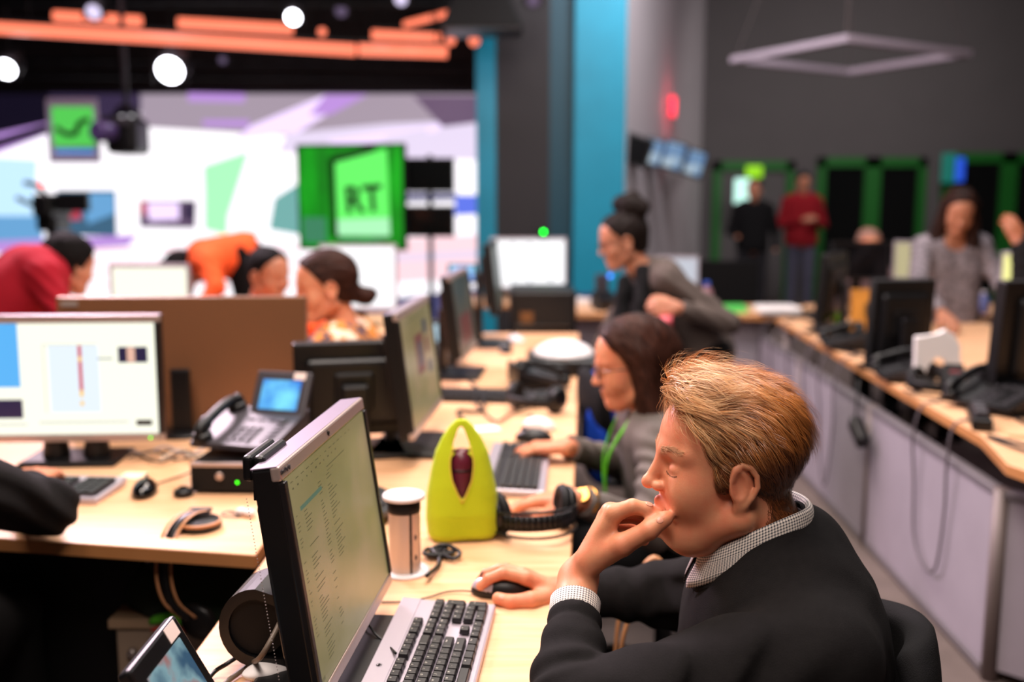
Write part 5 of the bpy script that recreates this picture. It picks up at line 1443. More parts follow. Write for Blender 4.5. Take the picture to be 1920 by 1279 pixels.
put(sdf('vest', lambda p: smax(cap(p, (.60,4.50,1.05), (.72,4.50,.82), .105, .14)+.004*wob(p, 30), plane(p, (.64,4.5,.9), (.5,0,.3)), .01), (.4,4.25,.65), (.9,4.75,1.15), .007, M['black_cloth'], bw))
pk = MB().tube([(.655,4.170,.905),(.650,4.175,.955)], [.022,.026], 14).build('paper_cup', mat('pink cup', (224,100,110), .5), None, 'small pink cup held in the fist of the woman with the bun', 'cup', recenter=True)
# ---- person with a low tail and plaid shirt behind the wide monitor
cm, nt, b_ = newmat('orange plaid'); tc = nt.nodes.new('ShaderNodeTexCoord'); n = nt.nodes.new('ShaderNodeTexNoise'); n.inputs['Scale'].default_value = 16; nt.links.new(tc.outputs['Object'], n.inputs['Vector'])
r_ = nt.nodes.new('ShaderNodeValToRGB'); r_.color_ramp.interpolation = 'CONSTANT'; r_.color_ramp.elements[0].color = (*s2l((60,56,80)),1); r_.color_ramp.elements[1].position = .42; r_.color_ramp.elements[1].color = (*s2l((206,130,58)),1)
e3 = r_.color_ramp.elements.new(.56); e3.color = (*s2l((226,206,186)),1); nt.links.new(n.outputs['Fac'], r_.inputs[0]); nt.links.new(r_.outputs[0], b_.inputs['Base Color']); b_.inputs['Roughness'].default_value = .9
O = at(612,545,3.6)
person('person with dark hair tied low wearing an orange plaid shirt behind the wide bronze monitor', O, (-1,-.45,-.14), (-.14,0,1), M['skin'],
    dict(neck=O+Vector((.05,.02,-.125)), sL=O+Vector((.02,-.14,-.20)), sR=O+Vector((.10,.18,-.20)), eL=(-.74,3.30,.80), wL=(-.78,3.06,.79), eR=(-.66,3.78,.82), wR=(-.86,3.62,.80), hL=(-.52,3.52,.47), hR=(-.50,3.70,.47), kL=(-.92,3.50,.50), kR=(-.92,3.74,.50), aL=(-.92,3.50,.09), aR=(-.92,3.74,.09)),
    cm, M['black_cloth'], h=.005, hair=tail_hair, hair_m=M['brown_hair'], strand=3500, pulled='back', hands=(('L',(-.6,-.7,-.1),(0,0,1),.5,-1),('R',(-1,0,0),(0,0,1),.5,1)))
# ---- seated person in orange
O = at(503,520,4.6)
person('seated person with short dark hair in an orange shirt facing right', O, (.85,-.62,-.12), (.1,-.08,1), M['skin_tan'],
    dict(neck=O+Vector((-.05,.03,-.125)), sL=O+Vector((.06,.17,-.20)), sR=O+Vector((-.16,-.10,-.20)), eL=(-.86,4.72,.80), wL=(-.70,4.50,.79), eR=(-1.28,4.34,.78), wR=(-1.02,4.20,.79), hL=(-1.2,4.66,.47), hR=(-1.28,4.5,.47), kL=(-.86,4.45,.50), kR=(-.92,4.28,.50), aL=(-.84,4.40,.09), aR=(-.92,4.25,.09)),
    cloth('orange cloth', (240,96,48)), M['black_cloth'], h=.006, hair=short_hair, hands=(('L',(.8,-.6,0),(0,0,1),.5,1),('R',(.8,-.6,0),(0,0,1),.5,-1)))
# ---- bending person in orange behind
O = at(345,515,5.6)
person('person in a bright orange top bending over behind the pale monitor', O, (-.6,-.6,-.7), (-.7,0,.6), M['skin_tan'],
    dict(neck=O+Vector((.11,.0,.02)), sL=at(392,492,5.45), sR=at(380,478,5.85), eL=at(405,540,5.35), wL=at(375,580,5.3), eR=at(452,520,5.9), wR=at(462,570,5.9), hL=at(455,480,5.6), hR=at(458,478,5.8), kL=at(470,585,5.6), kR=at(480,585,5.85), aL=at(470,655,5.65).xy.to_3d()+Vector((0,0,.09)), aR=at(480,655,5.85).xy.to_3d()+Vector((0,0,.09))),
    cloth('orange cloth', (240,96,48)), M['black_cloth'], h=.007, hair=short_hair, chest=.115)
# ---- person in the red jacket
O = at(128,503,4.3)
person('person in a dark red jacket with black hair, bending away at the far left', O, (.55,.8,-.25), (0,0,1), M['skin_tan'],
    dict(neck=O+Vector((-.10,-.02,-.06)), sL=at(40,515,4.45), sR=at(82,520,4.12), eL=at(10,590,4.5), wL=at(40,620,4.6), eR=at(120,600,4.05), wR=at(150,600,4.2), hL=at(-35,600,4.4), hR=at(-20,600,4.1), kL=at(-10,680,4.5).xy.to_3d()+Vector((0,0,.5)), kR=at(10,690,4.1).xy.to_3d()+Vector((0,0,.5)), aL=at(-10,680,4.5).xy.to_3d()+Vector((0,0,.09)), aR=at(10,690,4.1).xy.to_3d()+Vector((0,0,.09))),
    cloth('dark red cloth', (150,20,36)), M['black_cloth'], h=.007, hair=lambda q, p: cap_hair(q, v=.012, low=-.09, ear=False), chest=.135, k=1.08)
# ---- person in black at the left desk
person('person in a black hooded top cut by the left edge, elbow on the desk', (-1.33,1.92,1.28), (-.1,1,-.15), (0,.1,1), M['skin'],
    dict(neck=(-1.30,1.84,1.13), sL=(-1.46,1.78,1.05), sR=(-1.07,1.79,.94), eL=(-1.60,2.0,.82), wL=(-1.45,2.28,.78), eR=(-.960,1.985,.815), wR=(-1.14,2.26,.785), hL=(-1.38,1.72,.52), hR=(-1.16,1.72,.52), kL=(-1.40,2.16,.52), kR=(-1.16,2.16,.52), aL=(-1.40,2.2,.09), aR=(-1.16,2.2,.09)),
    M['knit'], M['black_cloth'], h=.006, k=1.12, hair=short_hair, hands=(('L',(.2,1,0),(0,0,1),.4,1),('R',(-.1,1,0),(0,0,1),.4,-1)), chest=.12)
office_chair('black high backed office chair in the lower left corner', (-.965,1.28,0), R(180), seat_z=.47, back_h=.60, back_w=.52)
# ---- the man's own chair
office_chair('black office chair behind the man in the sweater, only its curved back edge showing', (.335,1.42,0), R(-90), seat_z=.40, back_h=.33, back_w=.30, back_y=.150, curve=.06)
# ---- woman with long hair at the right desk
O = at(1797,400,5.7)
person('woman with very long dark hair in a grey ruffled blouse standing at the right desk', O, (-.22,-1,-.42), (0,-.3,1), M['skin_tan'],
    dict(neck=O+Vector((.01,.05,-.125)), sR=O+Vector((-.155,.09,-.20)), sL=O+Vector((.165,.07,-.185)), eR=(2.27,5.55,.98), wR=(2.33,5.36,.83), eL=(2.78,5.72,1.02), wL=(2.80,5.52,.80), hR=(2.46,5.85,.76), hL=(2.66,5.85,.76), kR=(2.46,5.8,.46), kL=(2.68,5.85,.46), aR=(2.46,5.88,.09), aL=(2.68,5.92,.09)),
    mat('grey patterned blouse', (120,112,118), .85, var=.6, scale=34), M['black_cloth'], h=.0065, hair=very_long, hair_m=M['brown_hair'], strand=3500, hands=(('L',(.1,-.6,-.6),(0,-.5,.8),.3,-1),('R',(.1,-.8,-.3),(0,0,1),.3,1)), open_neck=.06)
# ---- two people standing at the back
def stander(label, px, py, Y, top, bottom, face, wr, group=None, **k):
    O = at(px, py, Y); b = Vector((O.x, O.y, 0)); H_ = O.z/1.63
    S = lambda x, y, z: b+Vector((x, y, z*H_))
    return person(label, O, face, (0,0,1), M['skin_tan'], dict(neck=S(0,.01,1.50), sL=S(.19,0,1.40), sR=S(-.19,0,1.40), eL=S(.27,.0,1.12), wL=wr[0](S), eR=S(-.27,.0,1.12), wR=wr[1](S), hL=S(.09,0,.94), hR=S(-.09,0,.94), kL=S(.10,-.01,.50), kR=S(-.10,-.01,.50), aL=S(.11,0,.09), aR=S(-.11,0,.09)), top, bottom, h=.011, hair=short_hair, **k)
stander('man in a black shirt standing by the grey door at the back', 1414,357,12.0, M['black_cloth'], cloth('dark trousers', (34,32,36)), (-.3,-1,-.05), (lambda S: S(.26,-.08,.88), lambda S: S(-.22,-.2,1.05)), chest=.12)
stander('man in a dark red sweatshirt with a pale emblem standing at the back', 1506,343,12.4, cloth('crimson cloth', (130,18,28)), cloth('grey jeans', (74,72,88)), (-.1,-1,-.25), (lambda S: S(.05,-.28,1.17), lambda S: S(-.05,-.28,1.18)), hands=(('L',(-.6,-.6,.3),(0,-.6,.6),.8,1),('R',(.6,-.6,.3),(0,-.6,.6),.8,-1)), chest=.125)
# ---- sitter behind the dark monitor and dark figure at the right edge
O = at(1628,466,6.9)
person('person seated behind the dark monitor on the right, only a pale forehead and hand showing', O, (-.2,-1,-.2), (0,0,1), M['skin'],
    dict(neck=O+Vector((0,.04,-.125)), sR=O+Vector((-.18,.05,-.2)), sL=O+Vector((.18,.05,-.2)), eR=O+Vector((-.24,-.08,-.36)), wR=O+Vector((-.12,-.24,-.30)), eL=O+Vector((.24,-.08,-.36)), wL=O+Vector((.12,-.24,-.30)), hR=O+Vector((-.1,.1,-.66)), hL=O+Vector((.1,.1,-.66)), kR=O+Vector((-.1,-.3,-.66)), kL=O+Vector((.1,-.3,-.66)), aR=O+Vector((-.1,-.3,-1.05)), aL=O+Vector((.1,-.3,-1.05))),
    cloth('pink grey cloth', (120,96,98)), M['black_cloth'], h=.009, hair=short_hair, hair_m=mat('mouse hair', (150,110,96), .6))
O = at(1990,372,4.9)
person('figure in black standing at the right edge, cut by the frame', O, (-.7,.6,-.1), (0,0,1), M['skin_deep'],
    dict(neck=O+Vector((0,0,-.125)), sR=O+Vector((.15,.12,-.22)), sL=O+Vector((-.14,-.08,-.22)), eR=O+Vector((.2,.2,-.48)), wR=O+Vector((.1,.3,-.55)), eL=O+Vector((-.18,-.05,-.47)), wL=O+Vector((-.14,.10,-.22)), hR=O+Vector((.08,.07,-.68)), hL=O+Vector((-.09,-.05,-.68)), kR=(3.05,4.95,.48), kL=(2.85,4.85,.48), aR=(3.05,4.97,.09), aL=(2.86,4.87,.09)),
    M['black_cloth'], M['black_cloth'], h=.009, hair=short_hair, chest=.125, k=1.05, hands=(('L',(-.2,.5,.9),(0,-1,0),.4,1),))
# ================================================================ left desk
mL, TL = monitor('bright monitor with a blue strip and red column on its page, at the left edge', (-1.205,2.66,DZ+TOP), R(3), .500, .345, .232, R(1), .05, 'hp', M['scr_tint'],
    [(0,.0,.235,.57,1),(0,.68,.24,.85,2),(.40,.20,.68,.80,3),(.565,.20,.585,.60,4),(.565,.30,.585,.34,5),(.565,.60,.585,.66,5),(.565,.70,.585,.74,5),(.565,.745,.585,.78,1),(.79,.215,.955,.355,6),(.84,.22,.885,.35,7),(.675,.31,.76,.325,8),(.33,.885,.83,.895,8),(.875,.875,.965,.925,9),(.90,.88,.94,.92,4),(.0,.90,.26,.91,8),(.37,.19,.67,.195,8),(.37,.19,.374,.80,8)],
    (M['ui_blue'], M['ui_navy'], M['ui_pale'], M['ui_red'], M['ui_yel'], M['ui_navy'], M['ui_skin'], M['ui_grey'], M['ui_black']), 'twin')
led(mL, TL @ Vector((.215,-.008,-.164)), .0022)
M['brownish'] = mat('glossy back with painted desk reflection', (136,94,66), .32, spec=.5, metal=.3)  # the desk's reflection is painted in as a brown base colour
bz, TB = monitor('wide bronze backed monitor turned away behind the bright left monitor', (-1.01,3.05,DZ+TOP), R(181), .755, .43, .205, R(0), .05, 'black', M['scr_dim'], back=M['brownish'], stand='foot', cover=False)
on_mon(bz, TB, 'maker_plate', MB().box((.335,.036,.195), (.05,.002,.014)), mat('pale plate', (150,140,136), .4))
keyboard('silver keyboard in front of the bright left monitor', (-1.205,2.375,DZ+TOP), R(-4), False)
MB().box(onz(248,893,DZ+.002), (.06,.06,.004), RZ(-.1)).build('sticky_note', mat('cream paper', (250,226,196), .8), None, 'cream sticky note right of the left keyboard', 'paper', recenter=True)
ml = mouse('glossy black mouse on the left desk', onz(272,926,DZ+.0005), R(10), M['blackg'])
pc_box('small black desktop computer with a green light under the left phone', (-.665,2.50,DZ+TOP), R(-2), .235, .26, .070)
pcs = [o for o in bpy.data.objects if o.name.startswith('desktop_computer')][0]
led(pcs, (-.002,-.140,.030), .0030); MB().lathe([(.010,0),(.010,.004),(.007,.006)], (-.045,-.139,.045), 18, axis=(0,-1,0)).build('power_button', M['foil'], pcs)
phone('black desk phone with a bright blue display standing on the small computer', (-.675,2.515,DZ+.080), R(-16), m=M['greyp'])
e = empty('webcam', onz(344,930,DZ+.0005), 'small black puck beside the small desktop computer', 'webcam'); MB().lathe([(.020,0),(.024,.006),(.022,.016),(.008,.020)], n=24).build('body', M['blackp'], e); MB().lathe([(.010,.0),(.010,.003)], (0,0,.020), 16).build('button', M['blackg'], e)
cable('mouse_cable', [onz(272,912,.74), onz(300,905,.735), onz(345,890,.735), onz(385,870,.74), onz(330,845,.735), onz(300,850,.735)], .0022, M['blackp'], 'thin mouse cable looping behind the black mouse on the left desk')
for k, (pts, c, lb) in enumerate((([(230,840),(270,850),(310,838),(350,852),(385,840)],(180,170,176),'grey cable lying behind the left keyboard'),([(240,858),(290,846),(330,862),(380,850)],(60,54,56),'dark cable tangled behind the left keyboard'),([(300,862),(340,842),(360,858),(395,846)],(210,190,170),'cream cable at the foot of the bright left monitor'),([(250,848),(300,866),(350,846),(370,862)],(30,28,30),'black cable nearest the phone on the left desk'))):
    cable('cable', [onz(x, y, .737+.006*((i+k)%3)) for i, (x, y) in enumerate(pts)], .0032, mat('cable %d' % k, c, .5), lb)
# headphones hanging from the desk edge: one cup on the desk, band dropping over the front
hpn = empty('headphones', onz(375,990,DZ+.0005), 'headphones with tan lined band resting on the left desk and drooping over its edge', 'headphones')
MB().lathe([(.040,0),(.047,.004),(.047,.016),(.038,.022),(.010,.026)], n=34).build('earcup', M['blackp'], hpn)
MB().lathe([(.0475,.013),(.0480,.016),(.0475,.019)], n=34).build('cup_trim', M['tan'], hpn)
MB().box((-.004,.020,.034), (.050,.022,.010), bev=.004).build('hinge', M['blackp'], hpn)
pth = smooth_path([(.004,.018,.036),(-.022,-.008,.036),(-.040,-.040,.022),(-.050,-.068,-.01),(-.056,-.085,-.07),(-.040,-.095,-.13),(-.005,-.09,-.17)], 8)
for s, m_, r_ in ((-.016,M['tan'],.0045),(.0,M['blackp'],.012),(.018,M['tan'],.0045)):
    MB().tube([p+Vector((s*.9,0,-.003 if m_ is M['blackp'] else 0)) for p in pth], r_, 8, flat=.3).build('headband' if m_ is M['blackp'] else 'band_edge', m_, hpn)
MB().lathe([(.010,-.010),(.040,-.008),(.044,.004),(.036,.012)], (.012,-.075,-.185), 26, axis=(.3,1,.2)).build('earcup', M['blackp'], hpn)
ep = empty('earphones', onz(452,968,DZ+.0005), 'small white earphones with a tangled lead on the left desk', 'earphones')
for k, (x, y) in enumerate(((0,.004),(.022,-.006))): MB().ball((x,y,.010), .011, (1.2,1,.8), 14).build('earbud', M['white'], ep)
MB().tube(smooth_path([(-.01,0,.005),(-.03,.02,.005),(-.045,0,.005),(-.02,-.02,.005),(.0,-.012,.004),(-.03,.01,.008)]), .0016, 6).build('lead', M['greyp'], ep)
# black monitor seen from behind, between the stations
monitor('black monitor seen from behind next to the second silver topped monitor', (-.455,2.80,DZ+TOP), R(193), .33, .27, .185, R(3), .06, 'black', M['scr_dim'], stand='hp')
# monitors beyond
slab('desk', [(-2.8,4.0), (-.62,4.0), (-.62,4.9), (-2.8,4.9)], DZ, .03, 'desk row behind the bronze monitor carrying the pale monitors', legs=[(-.7,4.1),(-2.7,4.1),(-2.7,4.8)])
monitor('pale cream monitor right of the person in red', (at(281,532,4.4).x,4.40,DZ+TOP), R(0), .355, .175, at(281,532,4.4).z-DZ, R(2), .045, 'silver', M['scr_tint'], stand='foot')
slab('desk', [(-1.5,5.3), (-.55,5.3), (-.55,6.2), (-1.5,6.2)], DZ, .03, 'desk farther back carrying the large white monitor', legs=[(-.6,5.4),(-1.4,5.4),(-1.4,6.1)])
monitor('large white monitor behind the person with tied hair', (at(672,520,5.55).x,5.55,DZ+TOP), R(0), .43, .37, at(672,520,5.55).z-DZ, R(2), .05, 'silver', M['scr_w'], stand='foot')
for px, py, Y, w, hh, m, lb in ((385,545,4.7,.10,.16,mat('pale blue carton', (170,190,240), .6),'pale blue carton beside the cream monitor'),(440,560,4.75,.09,.12,M['blackp'],'small black box beside the pale blue carton'),(165,540,4.5,.16,.10,mat('slate blue box', (70,90,120), .6),'slate blue box beside the person in red')):
    MB().box(onz(px,py+20,DZ)*0+Vector(((px-960)/1867*Y,Y,DZ+hh/2)), (w,.12,hh), bev=.006).build('carton', m, None, lb, 'box', recenter=True)
# ---- green television and two small monitors on a stand, studio cameras
def tv_quad(px0, py0, px1, py1, Y): return at(px0, py0, Y), at(px1, py1, Y)
c = at(657,370,8.2); yaw = R(-14); tv = empty('television', (c.x,c.y,0), 'green studio television showing a pale green square with two dark letters', 'television', yaw)
W, H2, z = .90, .82, c.z
M['tv_g'] = screen_mat('green screen picture', (16,112,20), (24,176,30), .95, 3.2, (12,140,20), (1.6,1,.5)); M['tv_sq'] = emit('pale green square', (104,250,104), 1.); M['tv_dk'] = emit('dark green letters', (4,40,8), .5); M['tv_low'] = emit('pale green glow', (176,250,190), .95); M['tv_bk'] = emit('dark green shadow', (4,34,8), .6); M['tv_t'] = emit('screen teal', (70,150,110), .7)
MB().box((0,.03,z), (W+.04,.06,H2+.04), bev=.006).build('casing', M['blackp'], tv)
mb = MB().box((0,-.002,z), (W,.004,H2))
def tq(mi, *p): mb.mi = mi; mb.quad(*[((x-.5)*W, -.0045-.0008*mi, z+(.5-y)*H2) for x, y in p])
tq(1, (.30,.12),(.70,.0),(.76,.0),(.36,.98)); tq(1, (.30,.12),(.38,.10),(.38,.90),(.31,.9))
tq(2, (.36,.16),(.86,.03),(.88,.88),(.37,.88)); tq(3, (.37,.72),(.875,.70),(.88,.88),(.37,.88)); tq(4, (.03,.70),(.26,.70),(.26,.95),(.03,.95)); tq(4, (.40,.93),(.80,.93),(.80,.97),(.40,.97))
mb.build('screen', [M['tv_g'], M['tv_bk'], M['tv_sq'], M['tv_low'], M['tv_t']], tv)
letters('screen_lettering', 'RT', .30, Matrix.Translation((.115,-.010,z-.025)) @ Matrix.Rotation(R(-4), 4, 'Y') @ FR @ Matrix.Scale(.9, 4, (1,0,0)), M['tv_dk'], tv, .002, .010)
MB().box((0,.07,z*.5), (.09,.06,z)).build('post', M['blackp'], tv); MB().box((0,.06,.03), (.7,.5,.05), bev=.01).build('base', M['blackp'], tv)
st = empty('monitor_stand', (at(800,400,8.3).x+.02,8.42,0), 'tall thin black pole carrying two dark monitors in front of the video wall', 'stand')
MB().cyl((0,0,0), (0,0,1.80), .022, n=12).build('pole', M['blackp'], st)
for a in range(3): MB().tube([(0,0,.35),(.35*math.cos(a*2.1+.5),.35*math.sin(a*2.1+.5),.02)], .014, 8).build('leg', M['blackp'], st)
for (y0, y1, lb) in ((296,360,'upper of two dark monitors right of the green television'),(386,444,'lower of two dark monitors right of the green television')):
    a, b = at(760,y0,8.3), at(852,y1,8.3); cc = (a+b)/2; m_ = empty('broadcast_monitor', cc, lb, 'monitor', group=None)
    MB().box((0,.03,0), (b.x-a.x,.06,a.z-b.z), bev=.006).build('casing', M['blackp'], m_); MB().box((0,-.002,0), (b.x-a.x-.03,.004,a.z-b.z-.03)).build('screen', M['glass_dark'], m_); MB().box((0,.08,0), (.06,.05,.06)).build('bracket', M['blackp'], m_)
# suspended camera with a green prompter screen
c = at(140,245,8.4); pr = empty('studio_camera', c, 'suspended black studio camera with a green prompter screen at upper left', 'camera')
MB().box((-.01,0,.0), (.42,.04,.52), bev=.01).build('prompter_frame', mat('pale grey frame', (176,168,196), .5), pr)
MB().box((0,-.024,.03), (.34,.006,.32)).build('prompter_screen', emit('prompter green', (84,204,84), .95), pr); MB().box((0,-.024,-.17), (.32,.006,.03)).build('prompter_strip', emit('prompter blue', (70,150,230), .9), pr)
MB().tube(smooth_path([(-.13,-.04,.02),(-.05,-.05,-.03),(.03,-.05,-.02),(.06,-.05,.05),(.14,-.05,.09)]), .022, 8).build('crane_cable', M['blackp'], pr)
MB().box((.40,.1,-.04), (.26,.36,.30), bev=.05, seg=3).build('camera_body', M['blackp'], pr); MB().lathe([(.07,0),(.085,.02),(.085,.16),(.07,.18)], (.34,-.08,-.02), 20, axis=(-.4,-1,0)).build('lens', mat('violet lens', (88,70,120), .2), pr)
MB().tube(smooth_path([(.30,.1,.12),(.36,.1,.19),(.46,.1,.17),(.50,.1,.08)]), .03, 8).build('handle', M['blackp'], pr); MB().box((.43,-.06,.07), (.10,.08,.07), bev=.01).build('viewfinder', M['greyp'], pr)
MB().cyl((.40,.1,.1), (.40,.1,4.98-c.z), .022, n=10).build('hanger', M['greyp'], pr); MB().tube([(-.9,.1,-.16),(-.3,.1,.02),(.3,.1,.10)], .035, 8).build('boom', M['blackp'], pr)
c = at(95,400,8.0); ca = empty('studio_camera', (c.x,8.0,0), 'black studio camera on a pedestal before the video wall at the far left', 'camera')
z = c.z
MB().cyl((0,0,.1), (0,0,z-.12), .05, .04, n=16).build('pedestal', M['blackp'], ca); MB().lathe([(.32,.02),(.34,.05),(.10,.12)], n=24).build('base', M['blackp'], ca)
MB().box((.02,0,z-.08), (.16,.30,.12), bev=.03).build('pan_head', M['blackp'], ca); MB().box((.02,.0,z+.06), (.15,.42,.18), bev=.03).build('camera_body', M['blackp'], ca); MB().box((.20,-.02,z+.09), (.24,.06,.15), bev=.01).build('viewfinder', M['blackp'], ca)
MB().tube(smooth_path([(-.03,0,z+.14),(-.08,-.05,z+.22),(-.16,-.08,z+.24)]), .02, 8).build('pan_bar', M['blackp'], ca); MB().ball((-.035,-.05,z+.225), .02, n=10).build('tally_light', emit('red tally', (255,60,60), 3), ca)
MB().tube([(-.06,.1,z),(-.16,-.2,z+.12)], .018, 8).build('handle', M['blackp'], ca)
# ---- hanging cluster of wall monitors by the slanting wall
for k, (px, py, w, hh, rot, on, lb) in enumerate(((1195,282,.20,.36,R(20),False,'dark leftmost of the wall monitors under the red light'),(1226,285,.14,.34,R(16),True,'narrow lit wall monitor second from the left under the red light'),(1263,292,.17,.36,R(16),True,'third lit wall monitor under the red light'),(1303,306,.15,.34,R(18),True,'lowest and rightmost lit wall monitor under the red light'))):
    Y = 8.9+.75*k; s = Y/9.; c = at(px, py, Y); e = empty('wall_monitor', c, lb, 'monitor')
    Rm = RY(rot) @ RX(R(-8))
    MB().box((0,.03,0), (w*s*1.25,.06,hh*s*.72), Rm, bev=.006).build('casing', M['blackp'], e)
    MB().box(Rm @ Vector((0,-.004,0)), (w*s,.006,hh*s*.62), Rm).build('screen', screen_mat('wall screen %d' % k, (60,110,170), (196,214,224), .75, 5, (110,150,190)) if on else M['scr_off'], e)
    q = on_slant(px+3, py, .0)-c
    MB().tube([(0,.05,0), (q.x,q.y,q.z)], .022, 8).build('wall_arm', M['blackp'], e)
# lit screens and sign at the back doors
for px, py, Y, w, hh, m, nm, lb, cat in ((1395,360,13.6,.26,.36,emit('cyan white sign', (196,246,232), 1.3),'wall_screen','bright cyan white screen by the grey door at the back','screen'),
    (1414,322,13.7,.22,.16,emit('lime sign', (150,220,20), 1.),'wall_sign','lime green lit sign above the man in black','sign'),
    (1779,315,13.8,.20,.40,emit('teal screen', (20,110,96), .8),'wall_screen','teal lit screen above the long haired woman','screen'),
    (1800,318,13.7,.12,.32,emit('blue screen', (40,90,230), .8),'wall_screen','small deep blue screen beside the teal one','screen')):
    c = at(px, py, Y); e = empty(nm, c, lb, cat); MB().box((0,0,0), (w,.03,hh), bev=.01).build('panel', m, e); MB().box((0,.03,0), (w*.8,.04,hh*.8)).build('housing', M['blackp'], e)
    MB().cyl((0,.03,0), (0,13.96-Y,0), .02, n=8).build('bracket', M['blackp'], e)
# ================================================================ the right-hand row
PX = lambda y: 1.345+.0365*y
pt = empty('desk_partition', (PX(5),5,0), 'long low lilac grey partition with posts running along the right desk', 'partition')
ys = [2.85,4.03,5.21,6.39,7.57]
for k in range(4):
    y0, y1 = ys[k], ys[k+1]; a, b = Vector((PX(y0)-PX(5),y0-5,0)), Vector((PX(y1)-PX(5),y1-5,0)); c = (a+b)/2; L = (b-a).length; rz = RZ(-math.atan2(b.x-a.x, b.y-a.y))
    MB().box(c+Vector((0,0,.305)), (.030,L-.05,.53), rz, bev=.003).build('panel', M['panel'], pt)
    MB().box(c+Vector((0,0,.585)), (.040,L-.0,.028), rz, bev=.006).build('top_rail', M['rail'], pt); MB().box(c+Vector((0,0,.025)), (.040,L-.05,.03), rz, bev=.004).build('bottom_rail', M['rail'], pt)
for y in ys: MB().cyl((PX(y)-PX(5),y-5,0), (PX(y)-PX(5),y-5,.60), .024, n=16).build('post', M['post'], pt)
a, b = Vector((PX(2.85)-PX(5),2.85-5,0)), Vector((2.05-PX(5),2.25-5,0)); c = (a+b)/2; rz = RZ(math.atan2(b.y-a.y, b.x-a.x))
MB().box(c+Vector((0,0,.305)), ((b-a).length-.05,.03,.53), rz, bev=.003).build('panel', M['panel'], pt); MB().box(c+Vector((0,0,.585)), ((b-a).length,.04,.028), rz, bev=.006).build('top_rail', M['rail'], pt)
DX = lambda y: 1.268+.0545*y
slab('desk', [(1.62,2.30), (2.3,2.05), (2.7,2.2), (2.75,6.05), (DX(5.95),5.95), (DX(2.95),2.95), (1.352,2.64), (1.40,2.46)], DZ, .032, 'long beech desk on the right crowded with phones and cables', legs=[(1.60,2.66),(1.72,2.62),(2.6,2.4),(2.6,5.9),(1.62,5.8)])
# black monitor backs
monitor('nearest black monitor back at the right edge of the photo', onz(1935,762,DZ)+Vector((.12,.10,0)), R(196), .56, .38, .250, R(4), .07, 'black', M['scr_dim'], stand='hp')
monitor('black monitor back behind the white paper on the right desk', (1.63,4.18,DZ+TOP), R(188), .27, .36, .205, R(4), .07, 'black', M['scr_dim'])
monitor('black monitor back farther along, right of the orange board', (2.03,4.02,DZ+TOP), R(200), .30, .36, .25, R(4), .07, 'black', M['scr_dim']) if False else None
monitor('farthest black monitor back on the right desk, left of the orange board', (1.70,5.35,DZ+TOP), R(240), .46, .36, .25, R(4), .06, 'black', M['scr_dim'])
monitor('dark sleeping monitor facing us on the far right table', (2.15,6.15,DZ+TOP), R(0), .36, .235, .335, R(2), .05, 'black', M['scr_off'], stand='foot')
slab('desk', [(1.80,6.10), (3.4,6.10), (3.4,6.75), (1.80,6.75)], DZ, .035, 'beech table at the far right behind the standing woman', legs=[(1.9,6.2),(3.3,6.2)])
monitor('cream screen monitor behind the shoulder of the long haired woman', (2.56,6.42,DZ+TOP), R(-12), .20, .25, .32, R(2), .05, 'silver', emit('cream screen', (206,194,150), .75), stand='foot')
monitor('yellow green glowing monitor near the right edge', (2.83,5.52,DZ+TOP), R(-30), .22, .24, .30, R(2), .05, 'silver', emit('yellow screen', (240,236,150), 1.1), [(0,.82,1,1,1)], (M['ui_green'],), 'foot')
monitor('white laptop-sized monitor behind the shoulder of the woman with the bun', (1.06,6.45,DZ+TOP), R(0), .30, .19, .25, R(2), .04, 'silver', emit('soft white screen', (210,214,226), .8), stand='foot')
e = empty('office_divider', (1.48,7.2,0), 'black cloth office divider behind the woman with the bun', 'partition'); MB().box((0,0,.50), (.60,.05,1.0), bev=.01).build('panel', M['black_cloth'], e)
for s in (-1, 1): MB().box((s*.28,0,.02), (.05,.3,.03)).build('foot', M['blackp'], e)
# orange board, with green ball beside it
e = empty('display_board', (1.885,5.25,DZ+TOP), 'amber coloured upright board between the black monitors on the right', 'board', R(4)); MB().box((0,0,.12), (.18,.02,.24), RX(-.1), bev=.003).build('board', mat('amber print', (208,142,58), .6, var=.25, scale=12), e); MB().tube([(-.02,-.03,.17),(.0,-.03,.10),(.06,-.03,.02)], [.006,.022,.012], 8).build('dark_figure', M['blackm'], e); MB().box((0,.05,.06), (.06,.08,.12)).build('prop', M['blackp'], e)
MB().ball((1.765,5.35,DZ+.075), .035, n=16).build('green_ball', mat('lime green ball', (120,160,30), .6), None, 'lime green ball on a stack left of the amber board', 'ball', recenter=True)
MB().box((1.765,5.35,DZ+.0205), (.10,.10,.038)).build('carton', M['blackp'], None, 'low black box under the lime green ball', 'box', recenter=True)
# white creased paper with a dark phone leaning on it
e = empty('paper_bag', (1.61,3.72,DZ+.004), 'creased white paper bag standing open on the right desk', 'paper bag', R(-10)); e.scale = (1.15,1,1.25)
MB().prism([(-.07,0),(-.045,0),(-.035,.07),(-.01,.10),(.02,.095),(.035,.05),(.075,.0),(.13,.0),(.13,.015),(.09,.022),(.075,.075),(.062,.10),(.066,.13),(.045,.165),(.015,.18),(-.01,.162),(-.075,.155)], -.018, .018, Matrix(((1,0,0,0),(0,0,-1,0),(0,1,0,0),(0,0,0,1))), bev=.004).build('paper', M['paper'], e)
e = empty('card_reader', (1.63,3.62,DZ+TOP), 'small dark device with a red picture leaning on the white paper bag', 'device', R(-20)); MB().box((0,0,.055), (.07,.015,.12), RX(-.5), bev=.004).build('body', M['blackp'], e); MB().box((.004,-.010,.055), (.035,.002,.075), RX(-.5)).build('picture', emit('red picture', (170,50,60), .6), e)
